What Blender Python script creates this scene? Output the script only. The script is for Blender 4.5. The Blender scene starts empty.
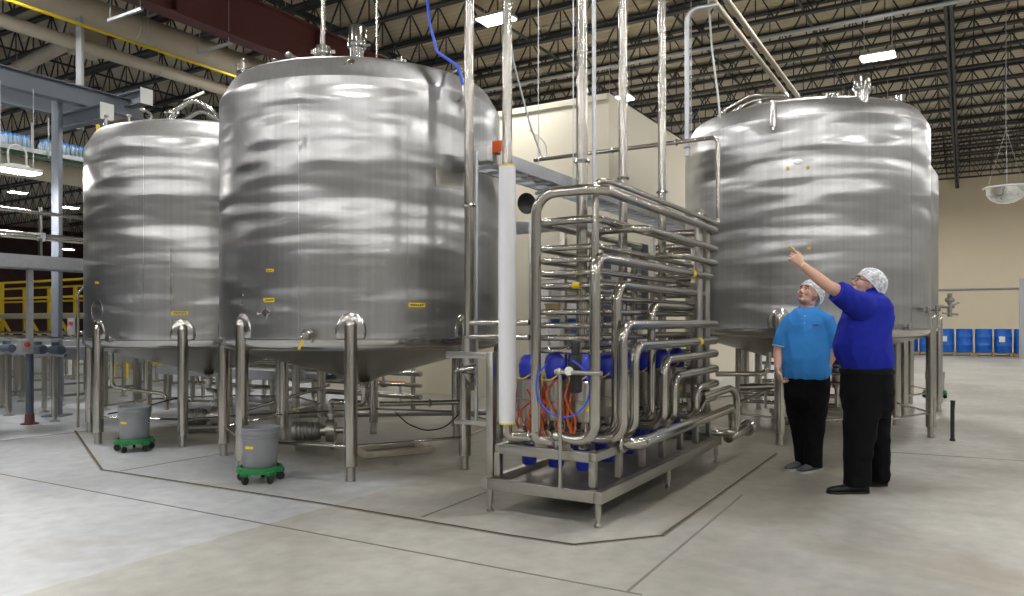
import bpy, bmesh, math, random
from mathutils import Vector, Matrix, Quaternion
random.seed(7)
PI = math.pi
TH = math.atan2(.858, .5137)          # heading of the building's long axis (u); v is 90 degrees to its left
CU = Vector((math.cos(TH), math.sin(TH), 0)); CV = Vector((-math.sin(TH), math.cos(TH), 0))
EYE = 1.38; FPX = 755.0; HOR = 322.0
col = bpy.context.scene.collection
def W(u, v, z=0.0): return CU*u + CV*v + Vector((0, 0, z))
def UV(p): return (p.x*CU.x + p.y*CU.y, p.x*CV.x + p.y*CV.y)
def at(px, py, Y):                     # a measured image point at a measured depth
    return Vector(((px-512)/FPX*Y, Y, EYE-(py-HOR)/FPX*Y))
def ground(px, py): return at(px, py, EYE*FPX/(py-HOR))

# ------------------------------------------------------------------ mesh builder
def fillet(pts, r, k=6):
    pts = [Vector(p) for p in pts]
    if len(pts) < 3 or r <= 0: return pts
    out = [pts[0]]
    for i in range(1, len(pts)-1):
        a, b, c = pts[i-1], pts[i], pts[i+1]
        d1 = (a-b); d2 = (c-b); l1 = d1.length; l2 = d2.length
        d1.normalize(); d2.normalize()
        ang = d1.angle(d2, PI)
        if ang > PI-0.02 or ang < .05: out.append(b); continue
        t = min(r/math.tan(ang/2), l1*.49, l2*.49)
        rr = t*math.tan(ang/2)
        bis = (d1+d2).normalized(); cen = b + bis*(rr/math.sin(ang/2))
        p0 = b+d1*t; p1 = b+d2*t
        va = p0-cen; vb = p1-cen; tot = va.angle(vb, 0)
        ax = va.cross(vb)
        if ax.length < 1e-9: out.append(b); continue
        ax.normalize()
        for j in range(k+1):
            out.append(cen + Quaternion(ax, tot*j/k) @ va)
    out.append(pts[-1]); return out

class MB:
    def __init__(s): s.v = []; s.f = []; s.sm = []; s.mi = []
    def add(s, vs, fs, smooth=True, mi=0):
        b = len(s.v); s.v += [tuple(x) for x in vs]
        for f in fs: s.f.append(tuple(b+i for i in f)); s.sm.append(smooth); s.mi.append(mi)
        return s
    def box(s, c, d, R=None, mi=0):
        c = Vector(c); vs = []
        for x in (-.5, .5):
            for y in (-.5, .5):
                for z in (-.5, .5):
                    p = Vector((x*d[0], y*d[1], z*d[2]))
                    vs.append(c + (R @ p if R else p))
        return s.add(vs, [(0,1,3,2),(4,6,7,5),(0,4,5,1),(2,3,7,6),(0,2,6,4),(1,5,7,3)], False, mi)
    def bar(s, a, b, w, h, up=(0,0,1), mi=0):
        a = Vector(a); b = Vector(b); d = b-a; L = d.length
        if L < 1e-6: return s
        d.normalize(); up = Vector(up)
        if abs(d.dot(up)) > .98: up = Vector((1,0,0))
        y = up.cross(d).normalized(); z = d.cross(y)
        R = Matrix((d, y, z)).transposed()
        return s.box((a+b)/2, (L, w, h), R, mi)
    def tube(s, pts, r, n=12, fil=0, cap=True, mi=0, k=6):
        pts = fillet(pts, fil, k) if fil else [Vector(p) for p in pts]
        q = [pts[0]]
        for p in pts[1:]:
            if (p-q[-1]).length > 1e-5: q.append(p)
        pts = q
        if len(pts) < 2: return s
        rad = r if isinstance(r, (list, tuple)) else [r]*len(pts)
        t0 = (pts[1]-pts[0]).normalized()
        ref = Vector((0,0,1)) if abs(t0.z) < .9 else Vector((1,0,0))
        nrm = (ref - t0*ref.dot(t0)).normalized()
        vs = []; fs = []; prev = t0
        for i, p in enumerate(pts):
            if i == 0: t = t0
            elif i == len(pts)-1: t = (pts[i]-pts[i-1]).normalized()
            else: t = ((pts[i]-pts[i-1]).normalized() + (pts[i+1]-pts[i]).normalized()).normalized()
            nrm = prev.rotation_difference(t) @ nrm
            nrm = (nrm - t*nrm.dot(t)).normalized(); prev = t
            bn = t.cross(nrm)
            for j in range(n):
                a = 2*PI*j/n
                vs.append(p + (nrm*math.cos(a)+bn*math.sin(a))*rad[i])
        for i in range(len(pts)-1):
            for j in range(n):
                j2 = (j+1) % n
                fs.append((i*n+j, i*n+j2, (i+1)*n+j2, (i+1)*n+j))
        if cap:
            fs.append(tuple(range(n))[::-1]); fs.append(tuple((len(pts)-1)*n+j for j in range(n)))
        return s.add(vs, fs, True, mi)
    def lathe(s, prof, n=32, o=(0,0,0), M=None, mi=0, closed=False):
        o = Vector(o); vs = []; fs = []; rows = []
        for (r, z) in prof:
            if r < 1e-6:
                p = Vector((0,0,z)); vs.append(o+(M@p if M else p)); rows.append([len(vs)-1]*n)
            else:
                row = []
                for j in range(n):
                    a = 2*PI*j/n; p = Vector((r*math.cos(a), r*math.sin(a), z))
                    vs.append(o+(M@p if M else p)); row.append(len(vs)-1)
                rows.append(row)
        if closed: rows.append(rows[0])
        for i in range(len(rows)-1):
            for j in range(n):
                q = [rows[i][j], rows[i][(j+1)%n], rows[i+1][(j+1)%n], rows[i+1][j]]
                u = []
                for x in q:
                    if x not in u: u.append(x)
                if len(u) > 2: fs.append(tuple(u))
        return s.add(vs, fs, True, mi)
    def ell(s, c, r, R=None, nu=16, nv=10, mi=0):
        c = Vector(c); vs = []; fs = []
        for i in range(nv+1):
            t = PI*i/nv
            for j in range(nu):
                a = 2*PI*j/nu
                p = Vector((r[0]*math.sin(t)*math.cos(a), r[1]*math.sin(t)*math.sin(a), r[2]*math.cos(t)))
                vs.append(c + (R@p if R else p))
        for i in range(nv):
            for j in range(nu):
                j2 = (j+1)%nu
                if i == 0: fs.append((j, nu+j, nu+j2))
                elif i == nv-1: fs.append((i*nu+j, (i+1)*nu+j, i*nu+j2))
                else: fs.append((i*nu+j, (i+1)*nu+j, (i+1)*nu+j2, i*nu+j2))
        return s.add(vs, fs, True, mi)
    def ring(s, c, R, r, ax=(0,0,1), n=24, m=8, mi=0):
        M = Vector((0,0,1)).rotation_difference(Vector(ax)).to_matrix()
        prof = [(R+r*math.cos(2*PI*i/m), r*math.sin(2*PI*i/m)) for i in range(m)]
        return s.lathe(prof, n, c, M, mi, True)
    def loft(s, rings, n=20, cap=True, mi=0):          # rings: (centre, axis a, axis b)
        vs = []; fs = []
        for c, a, b in rings:
            c = Vector(c); a = Vector(a); b = Vector(b)
            for j in range(n):
                t = 2*PI*j/n; vs.append(c + a*math.cos(t) + b*math.sin(t))
        for i in range(len(rings)-1):
            for j in range(n):
                j2 = (j+1)%n; fs.append((i*n+j, i*n+j2, (i+1)*n+j2, (i+1)*n+j))
        if cap: fs.append(tuple(range(n))[::-1]); fs.append(tuple((len(rings)-1)*n+j for j in range(n)))
        return s.add(vs, fs, True, mi)
    def mesh(s, name, mats, bevel=0, sharp=38):
        me = bpy.data.meshes.new(name); me.from_pydata(s.v, [], s.f)
        for m in (mats if isinstance(mats, (list, tuple)) else [mats]): me.materials.append(m)
        me.polygons.foreach_set('use_smooth', s.sm); me.polygons.foreach_set('material_index', s.mi)
        bm = bmesh.new(); bm.from_mesh(me); bmesh.ops.recalc_face_normals(bm, faces=bm.faces)
        if bevel:
            ed = [e for e in bm.edges if len(e.link_faces) == 2 and e.calc_face_angle(0) > .6]
            bmesh.ops.bevel(bm, geom=ed, offset=bevel, segments=2, affect='EDGES', profile=.5)
        bm.to_mesh(me); bm.free()
        if any(s.sm) or bevel:
            me.polygons.foreach_set('use_smooth', [True]*len(me.polygons))
            me.set_sharp_from_angle(angle=math.radians(sharp))
        me.update(); return me
    def build(s, name, mats, parent=None, loc=(0,0,0), rotz=0, bevel=0, sharp=38):
        o = bpy.data.objects.new(name, s.mesh(name, mats, bevel, sharp)); col.objects.link(o)
        if parent is not None: o.parent = parent
        o.location = loc; o.rotation_euler = (0, 0, rotz); return o

def tag(o, label, cat=None, group=None, kind=None):
    if label: o['label'] = label
    if cat: o['category'] = cat
    if group: o['group'] = group
    if kind: o['kind'] = kind
    return o
def thing(name, label, cat, loc=(0,0,0), rotz=0, group=None):
    o = bpy.data.objects.new(name, None); col.objects.link(o); o.empty_display_size = .1
    o.location = loc; o.rotation_euler = (0, 0, rotz)
    return tag(o, label, cat, group)
def struct(name, mb, mat, label=None, uv=True, group=None, bevel=0):
    o = mb.build(name, mat, None, (0,0,0), TH if uv else 0, bevel)
    return tag(o, label, name.split('_')[0], group, 'structure')
def dup(root, loc, rotz=None, label=None, group=None):
    r = root.copy(); col.objects.link(r); r.location = loc
    if rotz is not None: r.rotation_euler = (0, 0, rotz)
    if label: r['label'] = label
    if group: r['group'] = group
    for ch in list(root.children):
        c = ch.copy(); col.objects.link(c); c.parent = r
        for g in list(ch.children):
            d = g.copy(); col.objects.link(d); d.parent = c
    return r

# ------------------------------------------------------------------ materials
def mat(name, rgb, rough=.5, metal=0, var=0, vscale=3, bump=0, bscale=40, stretch=(1,1,1), rvar=0, spec=.5, coat=0, emis=None, estr=0):
    m = bpy.data.materials.new(name); m.use_nodes = True
    nt = m.node_tree; b = nt.nodes['Principled BSDF']; L = nt.links
    b.inputs['Base Color'].default_value = (*rgb, 1); b.inputs['Roughness'].default_value = rough
    b.inputs['Metallic'].default_value = metal; b.inputs['Specular IOR Level'].default_value = spec
    if coat: b.inputs['Coat Weight'].default_value = coat
    if emis: b.inputs['Emission Color'].default_value = (*emis, 1); b.inputs['Emission Strength'].default_value = estr
    if var or bump or rvar:
        tc = nt.nodes.new('ShaderNodeTexCoord'); mp = nt.nodes.new('ShaderNodeMapping'); mp.inputs['Scale'].default_value = stretch
        L.new(tc.outputs['Object'], mp.inputs['Vector'])
        n = nt.nodes.new('ShaderNodeTexNoise'); n.inputs['Scale'].default_value = vscale; n.inputs['Detail'].default_value = 4
        L.new(mp.outputs[0], n.inputs['Vector'])
        if var:
            r = nt.nodes.new('ShaderNodeMix'); r.data_type = 'RGBA'
            r.inputs[6].default_value = (*[max(0, c*(1-var)) for c in rgb], 1); r.inputs[7].default_value = (*[min(1, c*(1+var)) for c in rgb], 1)
            L.new(n.outputs['Fac'], r.inputs[0]); L.new(r.outputs[2], b.inputs['Base Color'])
        if rvar:
            q = nt.nodes.new('ShaderNodeMapRange'); q.inputs[3].default_value = max(.02, rough-rvar); q.inputs[4].default_value = rough+rvar
            L.new(n.outputs['Fac'], q.inputs[0]); L.new(q.outputs[0], b.inputs['Roughness'])
        if bump:
            n2 = nt.nodes.new('ShaderNodeTexNoise'); n2.inputs['Scale'].default_value = bscale; n2.inputs['Detail'].default_value = 3
            L.new(mp.outputs[0], n2.inputs['Vector'])
            bp = nt.nodes.new('ShaderNodeBump'); bp.inputs['Strength'].default_value = bump; bp.inputs['Distance'].default_value = .01
            L.new(n2.outputs['Fac'], bp.inputs['Height']); L.new(bp.outputs[0], b.inputs['Normal'])
    return m

def tank_steel(nm='brushed_tank_steel', r0=.26, r1=.32, an=.70):
    m = bpy.data.materials.new(nm); m.use_nodes = True
    nt = m.node_tree; b = nt.nodes['Principled BSDF']; L = nt.links; N = nt.nodes.new
    b.inputs['Metallic'].default_value = 1
    tc = N('ShaderNodeTexCoord')
    def noise(scale, sc=1, det=2):
        mp = N('ShaderNodeMapping'); mp.inputs['Scale'].default_value = scale; L.new(tc.outputs['Object'], mp.inputs['Vector'])
        n = N('ShaderNodeTexNoise'); n.inputs['Scale'].default_value = sc; n.inputs['Detail'].default_value = det
        L.new(mp.outputs[0], n.inputs['Vector']); return n.outputs['Fac']
    streak = noise((26, 26, .35), 1, 2)
    cr = N('ShaderNodeMix'); cr.data_type = 'RGBA'; cr.inputs[6].default_value = (.43, .428, .425, 1); cr.inputs[7].default_value = (.60, .60, .605, 1)
    L.new(streak, cr.inputs[0]); L.new(cr.outputs[2], b.inputs['Base Color'])
    mr = N('ShaderNodeMapRange'); mr.inputs[3].default_value = r0; mr.inputs[4].default_value = r1
    L.new(noise((14, 14, .35), 1, 2), mr.inputs[0]); L.new(mr.outputs[0], b.inputs['Roughness'])
    big = noise((.6, .6, 1.7), 1, 1); rip = noise((.75, .75, 4.6), 1, 1)
    bp1 = N('ShaderNodeBump'); bp1.inputs['Strength'].default_value = 1; bp1.inputs['Distance'].default_value = .085
    L.new(big, bp1.inputs['Height'])
    bp2 = N('ShaderNodeBump'); bp2.inputs['Strength'].default_value = 1; bp2.inputs['Distance'].default_value = .026
    L.new(rip, bp2.inputs['Height']); L.new(bp1.outputs[0], bp2.inputs['Normal'])
    L.new(bp2.outputs[0], b.inputs['Normal'])
    b.inputs['Anisotropic'].default_value = an; b.inputs['Anisotropic Rotation'].default_value = 0
    tg = N('ShaderNodeTangent'); tg.direction_type = 'RADIAL'; tg.axis = 'Z'; L.new(tg.outputs[0], b.inputs['Tangent'])
    return m

def concrete():
    m = bpy.data.materials.new('polished_concrete'); m.use_nodes = True
    nt = m.node_tree; b = nt.nodes['Principled BSDF']; L = nt.links; N = nt.nodes.new
    tc = N('ShaderNodeTexCoord'); sp = N('ShaderNodeSeparateXYZ'); L.new(tc.outputs['Object'], sp.inputs[0])
    def noise(sc, det, dist=0, scale=(1,1,1)):
        mp = N('ShaderNodeMapping'); mp.inputs['Scale'].default_value = scale; L.new(tc.outputs['Object'], mp.inputs['Vector'])
        n = N('ShaderNodeTexNoise'); n.inputs['Scale'].default_value = sc; n.inputs['Detail'].default_value = det; n.inputs['Distortion'].default_value = dist
        L.new(mp.outputs[0], n.inputs['Vector']); return n.outputs['Fac']
    def math_(op, a, bb):
        x = N('ShaderNodeMath'); x.operation = op
        for i, t in enumerate((a, bb)):
            if isinstance(t, (int, float)): x.inputs[i].default_value = t
            else: L.new(t, x.inputs[i])
        return x.outputs[0]
    def mix(f, a, bb):
        x = N('ShaderNodeMix'); x.data_type = 'RGBA'; L.new(f, x.inputs[0])
        for i, t in ((6, a), (7, bb)):
            if isinstance(t, tuple): x.inputs[i].default_value = (*t, 1)
            else: L.new(t, x.inputs[i])
        return x.outputs[2]
    blot = noise(.55, 5, .6); fine = noise(7, 6); 
    rr = N('ShaderNodeMapRange'); rr.inputs[1].default_value = .35; rr.inputs[2].default_value = .65; L.new(blot, rr.inputs[0])
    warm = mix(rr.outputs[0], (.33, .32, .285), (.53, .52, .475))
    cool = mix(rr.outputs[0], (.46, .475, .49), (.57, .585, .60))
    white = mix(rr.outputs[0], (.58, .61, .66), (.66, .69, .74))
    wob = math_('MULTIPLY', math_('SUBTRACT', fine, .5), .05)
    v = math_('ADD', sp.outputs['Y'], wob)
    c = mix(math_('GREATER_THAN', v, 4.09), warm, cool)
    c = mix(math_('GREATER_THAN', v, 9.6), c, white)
    # stained process floor inside the drain loop, with the tanks' shade painted in
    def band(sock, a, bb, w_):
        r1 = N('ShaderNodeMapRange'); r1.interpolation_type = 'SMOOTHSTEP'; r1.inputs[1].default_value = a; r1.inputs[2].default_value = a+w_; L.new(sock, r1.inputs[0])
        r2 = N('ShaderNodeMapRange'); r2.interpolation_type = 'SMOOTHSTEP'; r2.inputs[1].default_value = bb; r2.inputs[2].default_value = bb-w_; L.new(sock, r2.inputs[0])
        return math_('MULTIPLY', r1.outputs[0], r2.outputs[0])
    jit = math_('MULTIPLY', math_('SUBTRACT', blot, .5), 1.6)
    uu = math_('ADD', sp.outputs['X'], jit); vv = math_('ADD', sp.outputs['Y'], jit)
    stain_shade = math_('MULTIPLY', band(uu, 4.9, 14.5, .7), band(vv, .6, 9.4, .5))
    c = mix(math_('MULTIPLY', stain_shade, .9), c, (.22, .205, .165))
    fm = N('ShaderNodeMapRange'); fm.inputs[1].default_value = .3; fm.inputs[2].default_value = .7; fm.inputs[3].default_value = .84; fm.inputs[4].default_value = 1.08
    L.new(fine, fm.inputs[0])
    sc = N('ShaderNodeVectorMath'); sc.operation = 'SCALE'; L.new(c, sc.inputs[0]); L.new(fm.outputs[0], sc.inputs['Scale'])
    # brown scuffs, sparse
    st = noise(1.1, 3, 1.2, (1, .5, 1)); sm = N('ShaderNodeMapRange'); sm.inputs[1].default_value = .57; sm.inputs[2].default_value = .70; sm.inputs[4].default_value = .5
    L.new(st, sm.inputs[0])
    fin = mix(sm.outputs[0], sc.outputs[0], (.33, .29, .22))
    L.new(fin, b.inputs['Base Color'])
    rm = N('ShaderNodeMapRange'); rm.inputs[3].default_value = .25; rm.inputs[4].default_value = .5; L.new(blot, rm.inputs[0]); L.new(rm.outputs[0], b.inputs['Roughness'])
    bp = N('ShaderNodeBump'); bp.inputs['Strength'].default_value = .12; bp.inputs['Distance'].default_value = .01; L.new(fine, bp.inputs['Height']); L.new(bp.outputs[0], b.inputs['Normal'])
    return m

def panel_mat(name, rgb, step, depth, axis, rough=.6):
    m = mat(name, rgb, rough); nt = m.node_tree; b = nt.nodes['Principled BSDF']; L = nt.links; N = nt.nodes.new
    tc = N('ShaderNodeTexCoord'); w = N('ShaderNodeTexWave'); w.wave_type = 'BANDS'; w.bands_direction = axis; w.wave_profile = 'SIN'
    w.inputs['Scale'].default_value = 2*PI/20/step; L.new(tc.outputs['Object'], w.inputs['Vector'])
    bp = N('ShaderNodeBump'); bp.inputs['Strength'].default_value = .7; bp.inputs['Distance'].default_value = depth; L.new(w.outputs['Fac'], bp.inputs['Height']); L.new(bp.outputs[0], b.inputs['Normal'])
    return m

M = {}
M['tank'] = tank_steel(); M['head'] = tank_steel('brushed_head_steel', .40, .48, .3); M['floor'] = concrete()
M['pipe'] = mat('satin_stainless_pipe', (.50, .475, .43), .19, 1)
M['steel'] = mat('stainless_frame', (.47, .45, .41), .30, 1, .08, 5, 0, 80, (1,1,1), .05)
M['polished'] = mat('polished_stainless', (.55, .54, .52), .16, 1)
M['galv'] = mat('galvanised_steel', (.58, .60, .63), .42, .85, .14, 18)
M['dull'] = mat('dull_cast_steel', (.33, .32, .30), .45, .9, .15, 20)
M['tan_wall'] = mat('tan_painted_wall', (.80, .69, .50), .75, 0, .03, 2)
M['cream'] = panel_mat('cream_wall_panel', (.74, .68, .54), 1.1, .004, 'Y', .6)
M['grey_wall'] = mat('pale_grey_wall', (.42, .42, .41), .8)
M['cone'] = mat('brushed_cone_steel', (.36, .345, .31), .26, 1, .08, 4)
M['dark_wall'] = mat('dark_maroon_wall', (.07, .035, .035), .8, 0, .3, 2)
M['deck'] = panel_mat('tan_roof_deck', (.52, .455, .335), .2, .03, 'X', .7)
M['joist'] = mat('charcoal_joist_paint', (.030, .034, .040), .55)
M['maroon'] = mat('maroon_beam_paint', (.115, .03, .028), .5, 0, .2, 3)
M['beam'] = mat('slate_beam_paint', (.17, .19, .225), .5, 0, .1, 4)
M['duct'] = mat('beige_duct', (.55, .48, .38), .6, 0, .08, 4)
M['yellow'] = mat('safety_yellow_paint', (.78, .55, .02), .45)
M['ylabel'] = mat('yellow_label', (.88, .62, .02), .5)
M['ink'] = mat('black_ink', (.03, .03, .03), .6)
M['blue'] = mat('royal_blue_plastic', (.018, .04, .50), .3, 0, .1, 8, 0, 40, (1,1,1), 0, .5)
M['drum'] = mat('blue_drum_plastic', (.012, .12, .52), .38, 0, .12, 4)
M['wood'] = mat('pallet_wood', (.42, .29, .15), .8, 0, .25, 9)
M['bucket'] = mat('grey_bucket_plastic', (.25, .26, .275), .4, 0, .06, 9)
M['green'] = mat('green_dolly_plastic', (.015, .21, .055), .38)
M['rubber'] = mat('black_rubber', (.018, .018, .02), .6)
M['white'] = mat('white_sleeve_foam', (.80, .80, .84), .8, 0, .04, 5, .25, 22)
M['whitep'] = mat('white_paint', (.78, .78, .76), .5)
M['red'] = mat('red_plastic', (.55, .03, .02), .4)
M['orange'] = mat('orange_cable', (.75, .13, .02), .5)
M['bluehose'] = mat('blue_air_hose', (.03, .10, .75), .35)
M['motor'] = mat('slate_motor_paint', (.06, .075, .10), .45)
M['grey'] = mat('grey_box_paint', (.36, .37, .38), .5)
M['black'] = mat('black_plastic', (.02, .02, .022), .45)
M['pvc'] = mat('white_cable', (.7, .7, .68), .5)
M['cap'] = mat('blue_bottle_cap', (.02, .25, .75), .4)
M['bottle'] = mat('clear_blue_bottle', (.55, .72, .88), .12, 0); M['bottle'].node_tree.nodes['Principled BSDF'].inputs['Transmission Weight'].default_value = .35
M['lamp'] = mat('led_panel', (.9, .9, .9), .5, 0, emis=(1, .99, .97), estr=175)
M['mirror'] = mat('acrylic_mirror', (.85, .86, .87), .03, 1)
M['gauge'] = mat('gauge_face', (.85, .85, .82), .3)
M['brass'] = mat('brass_fitting', (.55, .38, .12), .35, 1)
M['groove'] = mat('dark_drain_slot', (.10, .085, .06), .8)
M['joint'] = mat('joint_filler', (.20, .19, .165), .8)
M['belt'] = mat('orange_belt', (.72, .27, .04), .55)
M['curb'] = mat('cream_curb', (.5, .45, .33), .7)
# ------------------------------------------------------------------ the hall
U0, U1, V0, V1, ZC = -22.0, 39.0, -10.7, 60.0, 8.45
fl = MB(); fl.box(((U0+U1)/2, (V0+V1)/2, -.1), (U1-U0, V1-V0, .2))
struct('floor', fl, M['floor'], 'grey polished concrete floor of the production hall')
ce = MB(); ce.box(((U0+U1)/2, (V0+V1)/2, ZC+.1), (U1-U0, V1-V0, .2))
struct('ceiling', ce, M['deck'], 'tan corrugated roof deck above the dark joists')
w = MB(); w.box((U1+.1, (V0+14)/2, ZC/2), (.2, 14-V0, ZC)); struct('wall_far', w, M['tan_wall'], 'plain tan end wall behind the blue drums')
w = MB(); w.box((U1+.1, (14+V1)/2, ZC/2), (.2, V1-14, ZC)); struct('wall_far', w, M['dark_wall'], 'dark end wall beyond the bottling lines')
w = MB(); w.box((U0-.1, (V0+V1)/2, ZC/2), (.2, V1-V0, ZC)); struct('wall_near', w, M['grey_wall'], 'pale wall at the end of the hall behind the viewer')
w = MB(); w.box(((U0+U1)/2, V0-.1, ZC/2), (U1-U0, .2, ZC)); struct('wall_right', w, M['grey_wall'], 'pale long wall on the open side of the hall')
w = MB(); w.box(((14+U1)/2, V1+.1, ZC/2), (U1-14, .2, ZC)); struct('wall_left', w, M['dark_wall'], 'dark maroon wall far behind the bottling lines')
w = MB(); w.box(((U0+14)/2, V1+.1, ZC/2), (14-U0, .2, ZC)); struct('wall_left', w, M['grey_wall'], 'pale wall closing the hall past the bottling lines')
# joists: one mesh per bay length, one object each
VB = [-10.7, .26, 11.2, 22.15, 33.1, 44.05, 55.0]
def joist_mesh(Lj):
    m = MB(); zt, zb = 8.38, 7.68
    for s in (-.035, .035):
        m.bar((s, 0, zt), (s, Lj, zt), .055, .06); m.bar((s, 0, zb), (s, Lj, zb), .055, .06)
    n = 14; st = Lj/n
    for i in range(n):
        a = i*st
        m.bar((0, a, zb), (0, a+st/2, zt), .028, .028); m.bar((0, a+st/2, zt), (0, a+st, zb), .028, .028)
        m.bar((0, a+st/2, zb), (0, a+st/2, zt), .022, .022)
    return m
jm = joist_mesh(10.9).mesh('ceiling_joist', M['joist'])
def joist(u, v):
    o = bpy.data.objects.new('ceiling_joist', jm); col.objects.link(o); o.location = W(u, v); o.rotation_euler = (0,0,TH)
    tag(o, 'dark open web roof joist crossing under the tan deck', 'joist', 'open web roof joists', 'structure')
for k, vb in enumerate(VB[:-1]):
    u = U0+1.0
    while u < U1-.3:
        joist(u, vb); u += 1.38 if k < 3 else 2.43
# girder trusses and the maroon beam along the hall
def girder(v, m_):
    m = MB(); zt, zb = 8.2, 7.35
    for s in (-.05, .05):
        m.bar((U0, v+s, zt), (U1, v+s, zt), .05, .07); m.bar((U0, v+s, zb), (U1, v+s, zb), .05, .07)
    n = 38; st = (U1-U0)/n
    for i in range(n):
        a = U0+i*st
        m.bar((a, v, zb), (a+st/2, v, zt), .05, .05); m.bar((a+st/2, v, zt), (a+st, v, zb), .05, .05); m.bar((a+st/2, v, zb), (a+st/2, v, zt), .04, .04)
    return m
struct('ceiling_girder', girder(.26, 0), M['joist'], 'dark truss girder running lengthwise over the tank behind the men')
struct('ceiling_girder', girder(22.15, 0), M['joist'], 'dark truss girder running over the bottling lines')
b = MB()
b.box(((U0+U1)/2, 11.2, 6.85), (U1-U0, .02, .78)); b.box(((U0+U1)/2, 11.2, 7.25), (U1-U0, .32, .03)); b.box(((U0+U1)/2, 11.2, 6.45), (U1-U0, .32, .03))
i = U0+1
while i < U1: b.box((i, 11.2, 6.85), (.02, .28, .76)); i += 3.2
struct('ceiling_beam', b, M['maroon'], 'deep maroon steel beam running above the tall front tank')
b = MB()
for z in (7.3, 7.95): 
    b.bar((U0, 12.1, z), (U1, 12.1, z), .1, .12)
for k in range(40):
    a = U0+k*1.5; b.bar((a, 12.1, 7.3), (a+.75, 12.1, 7.95), .05, .05); b.bar((a+.75, 12.1, 7.95), (a+1.5, 12.1, 7.3), .05, .05)
struct('ceiling_girder', b, M['joist'], 'dark truss beside the maroon beam above the left tank')
for k, (u, v) in enumerate(((24, 22.15), (36, 22.15), (30.5, 33.1), (12, 33.1))):
    c = MB(); c.box((u, v, 4.1), (.3, .02, 8.2)); c.box((u-.15, v, 4.1), (.02, .3, 8.2)); c.box((u+.15, v, 4.1), (.02, .3, 8.2))
    struct('column', c, M['maroon'], ['maroon steel column behind the yellow platform', 'maroon column against the dark end wall', 'maroon column far beyond the bottling lines', 'maroon column beside the far bottling lines'][k])
# cream room between the tank rows
ru, rv = UV(at(609, 92.5, 12.57)); RZ = 5.2
rm_ = MB(); rm_.box((ru+5, rv+3.2, RZ/2), (10, 6.4, RZ)); struct('wall_room', rm_, M['cream'], 'cream panelled control room standing between the two tank rows', bevel=.01)
t = MB(); t.box((ru-.012, rv+2.78, RZ-.06), (.03, 5.5, .1)); t.box((ru+4.5, rv-.012, .08), (9, .03, .16))
struct('trim_1', t, M['cream'], 'cream coping strip along the control room')
d = MB(); dv = UV(at(529, 300, 13.0))[1]
d.box((ru-.02, dv-.45, 1.05), (.05, .9, 2.1)); dr = struct('door_1', d, M['whitep'], 'white door in the cream control room wall behind the manifold')
f = MB()
for s in (-.95, .05): f.box((ru-.03, dv+s, 1.1), (.08, .09, 2.2))
f.box((ru-.03, dv-.45, 2.17), (.08, 1.09, .09)); f.build('door_frame', M['whitep'], dr)
f = MB(); f.box((ru-.05, dv-.52, 1.35), (.02, .5, .55)); f.build('blue_notice', M['drum'], dr)
f = MB(); f.tube([(ru-.045, dv-.8, 1.0), (ru-.11, dv-.8, 1.0), (ru-.11, dv-.68, 1.0)], .012, 8); f.build('door_handle', M['steel'], dr)
# drains and joints: world ground points
def strip(pts, w, z, m_):
    m = MB()
    for a, b_ in zip(pts[:-1], pts[1:]):
        m.bar(Vector((a[0], a[1], z/2)), Vector((b_[0], b_[1], z/2)), w, z)
    return m
dp = [ground(75, 431), ground(102, 470), ground(320, 503.5), ground(512, 536), ground(574, 545), ground(662, 536), ground(776, 454)]
g = strip([(p.x, p.y) for p in dp], .036, .004, 0); o = struct('floor_drain', g, M['steel'], 'steel edged slot drain looping in front of the tanks', False)
g = MB()
for a, b_ in zip(dp[:-1], dp[1:]): g.bar((a.x, a.y, .0035), (b_.x, b_.y, .0035), .02, .006)
g.build('drain_slot', M['groove'], o)
joints = [(ground(120, 471), ground(232, 452)), (W(4.0, 4.09) if 0 else ground(0, 474), ground(642, 595)), (ground(627, 592), ground(742, 495)), (ground(422, 517), ground(500, 487)), (ground(872, 451), ground(1024, 461)), (ground(0, 441), ground(95, 430))]
for k, (a, b_) in enumerate(joints):
    g = strip([(a.x, a.y), (b_.x, b_.y)], .016, .002, 0)
    struct('floor_joint', g, M['joint'], ['saw cut joint meeting the slot drain by the left bucket', 'long saw cut joint crossing the open floor ahead of the drain', 'saw cut joint running away on the open floor toward the men', 'short saw cut joint beside the manifold skid', 'saw cut joint beyond the man in royal blue', 'joint at the edge of the white floor under the bottling lines'][k], False)
# lights
for k, (v, z) in enumerate(((-8, 7.72), (-5.3, 8.3), (-2.6, 7.72), (2.8, 7.72), (5.6, 8.3), (8.4, 7.72), (13.5, 7.72), (16.3, 8.3), (19, 7.72))):
    g = MB(); g.bar((U0, v, z), (U1, v, z), .045, .045)
    o = struct('joist_bridging', g, M['joist'], 'thin dark bridging angle tying the roof joists together', group='joist bridging angles')
def light(loc, rz, label, group=None, top=8.3, size=(.62, .40), cord=False):
    t = thing('high_bay_light', label, 'ceiling light', loc, rz, group)
    a, b_ = size
    m = MB(); m.box((0,0,.06), (a, b_, .05)); m.box((0,0,.1), (a*.5, b_*.5, .05)); m.build('housing', M['whitep'], t, bevel=.008)
    for s in (-1, 1):
        m = MB(); m.box((0, s*b_*.24, .03), (a*.94, b_*.42, .012)); m.build('led_panel', M['lamp'], t)
    if top:
        for s in (-1, 1):
            m = MB(); m.tube([(s*a*.4, 0, .12), (s*a*.4, 0, top-loc[2])], .006, 6); m.build('hanger_wire', M['galv'], t)
    if cord:
        m = MB(); m.tube([(-.1, 0, .1), (-.12, 0, .32), (0, 0, .42), (.12, 0, .32), (.12, 0, .1)], .014, 8, .1); m.build('power_cord', M['pvc'], t)
    return t
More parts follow.
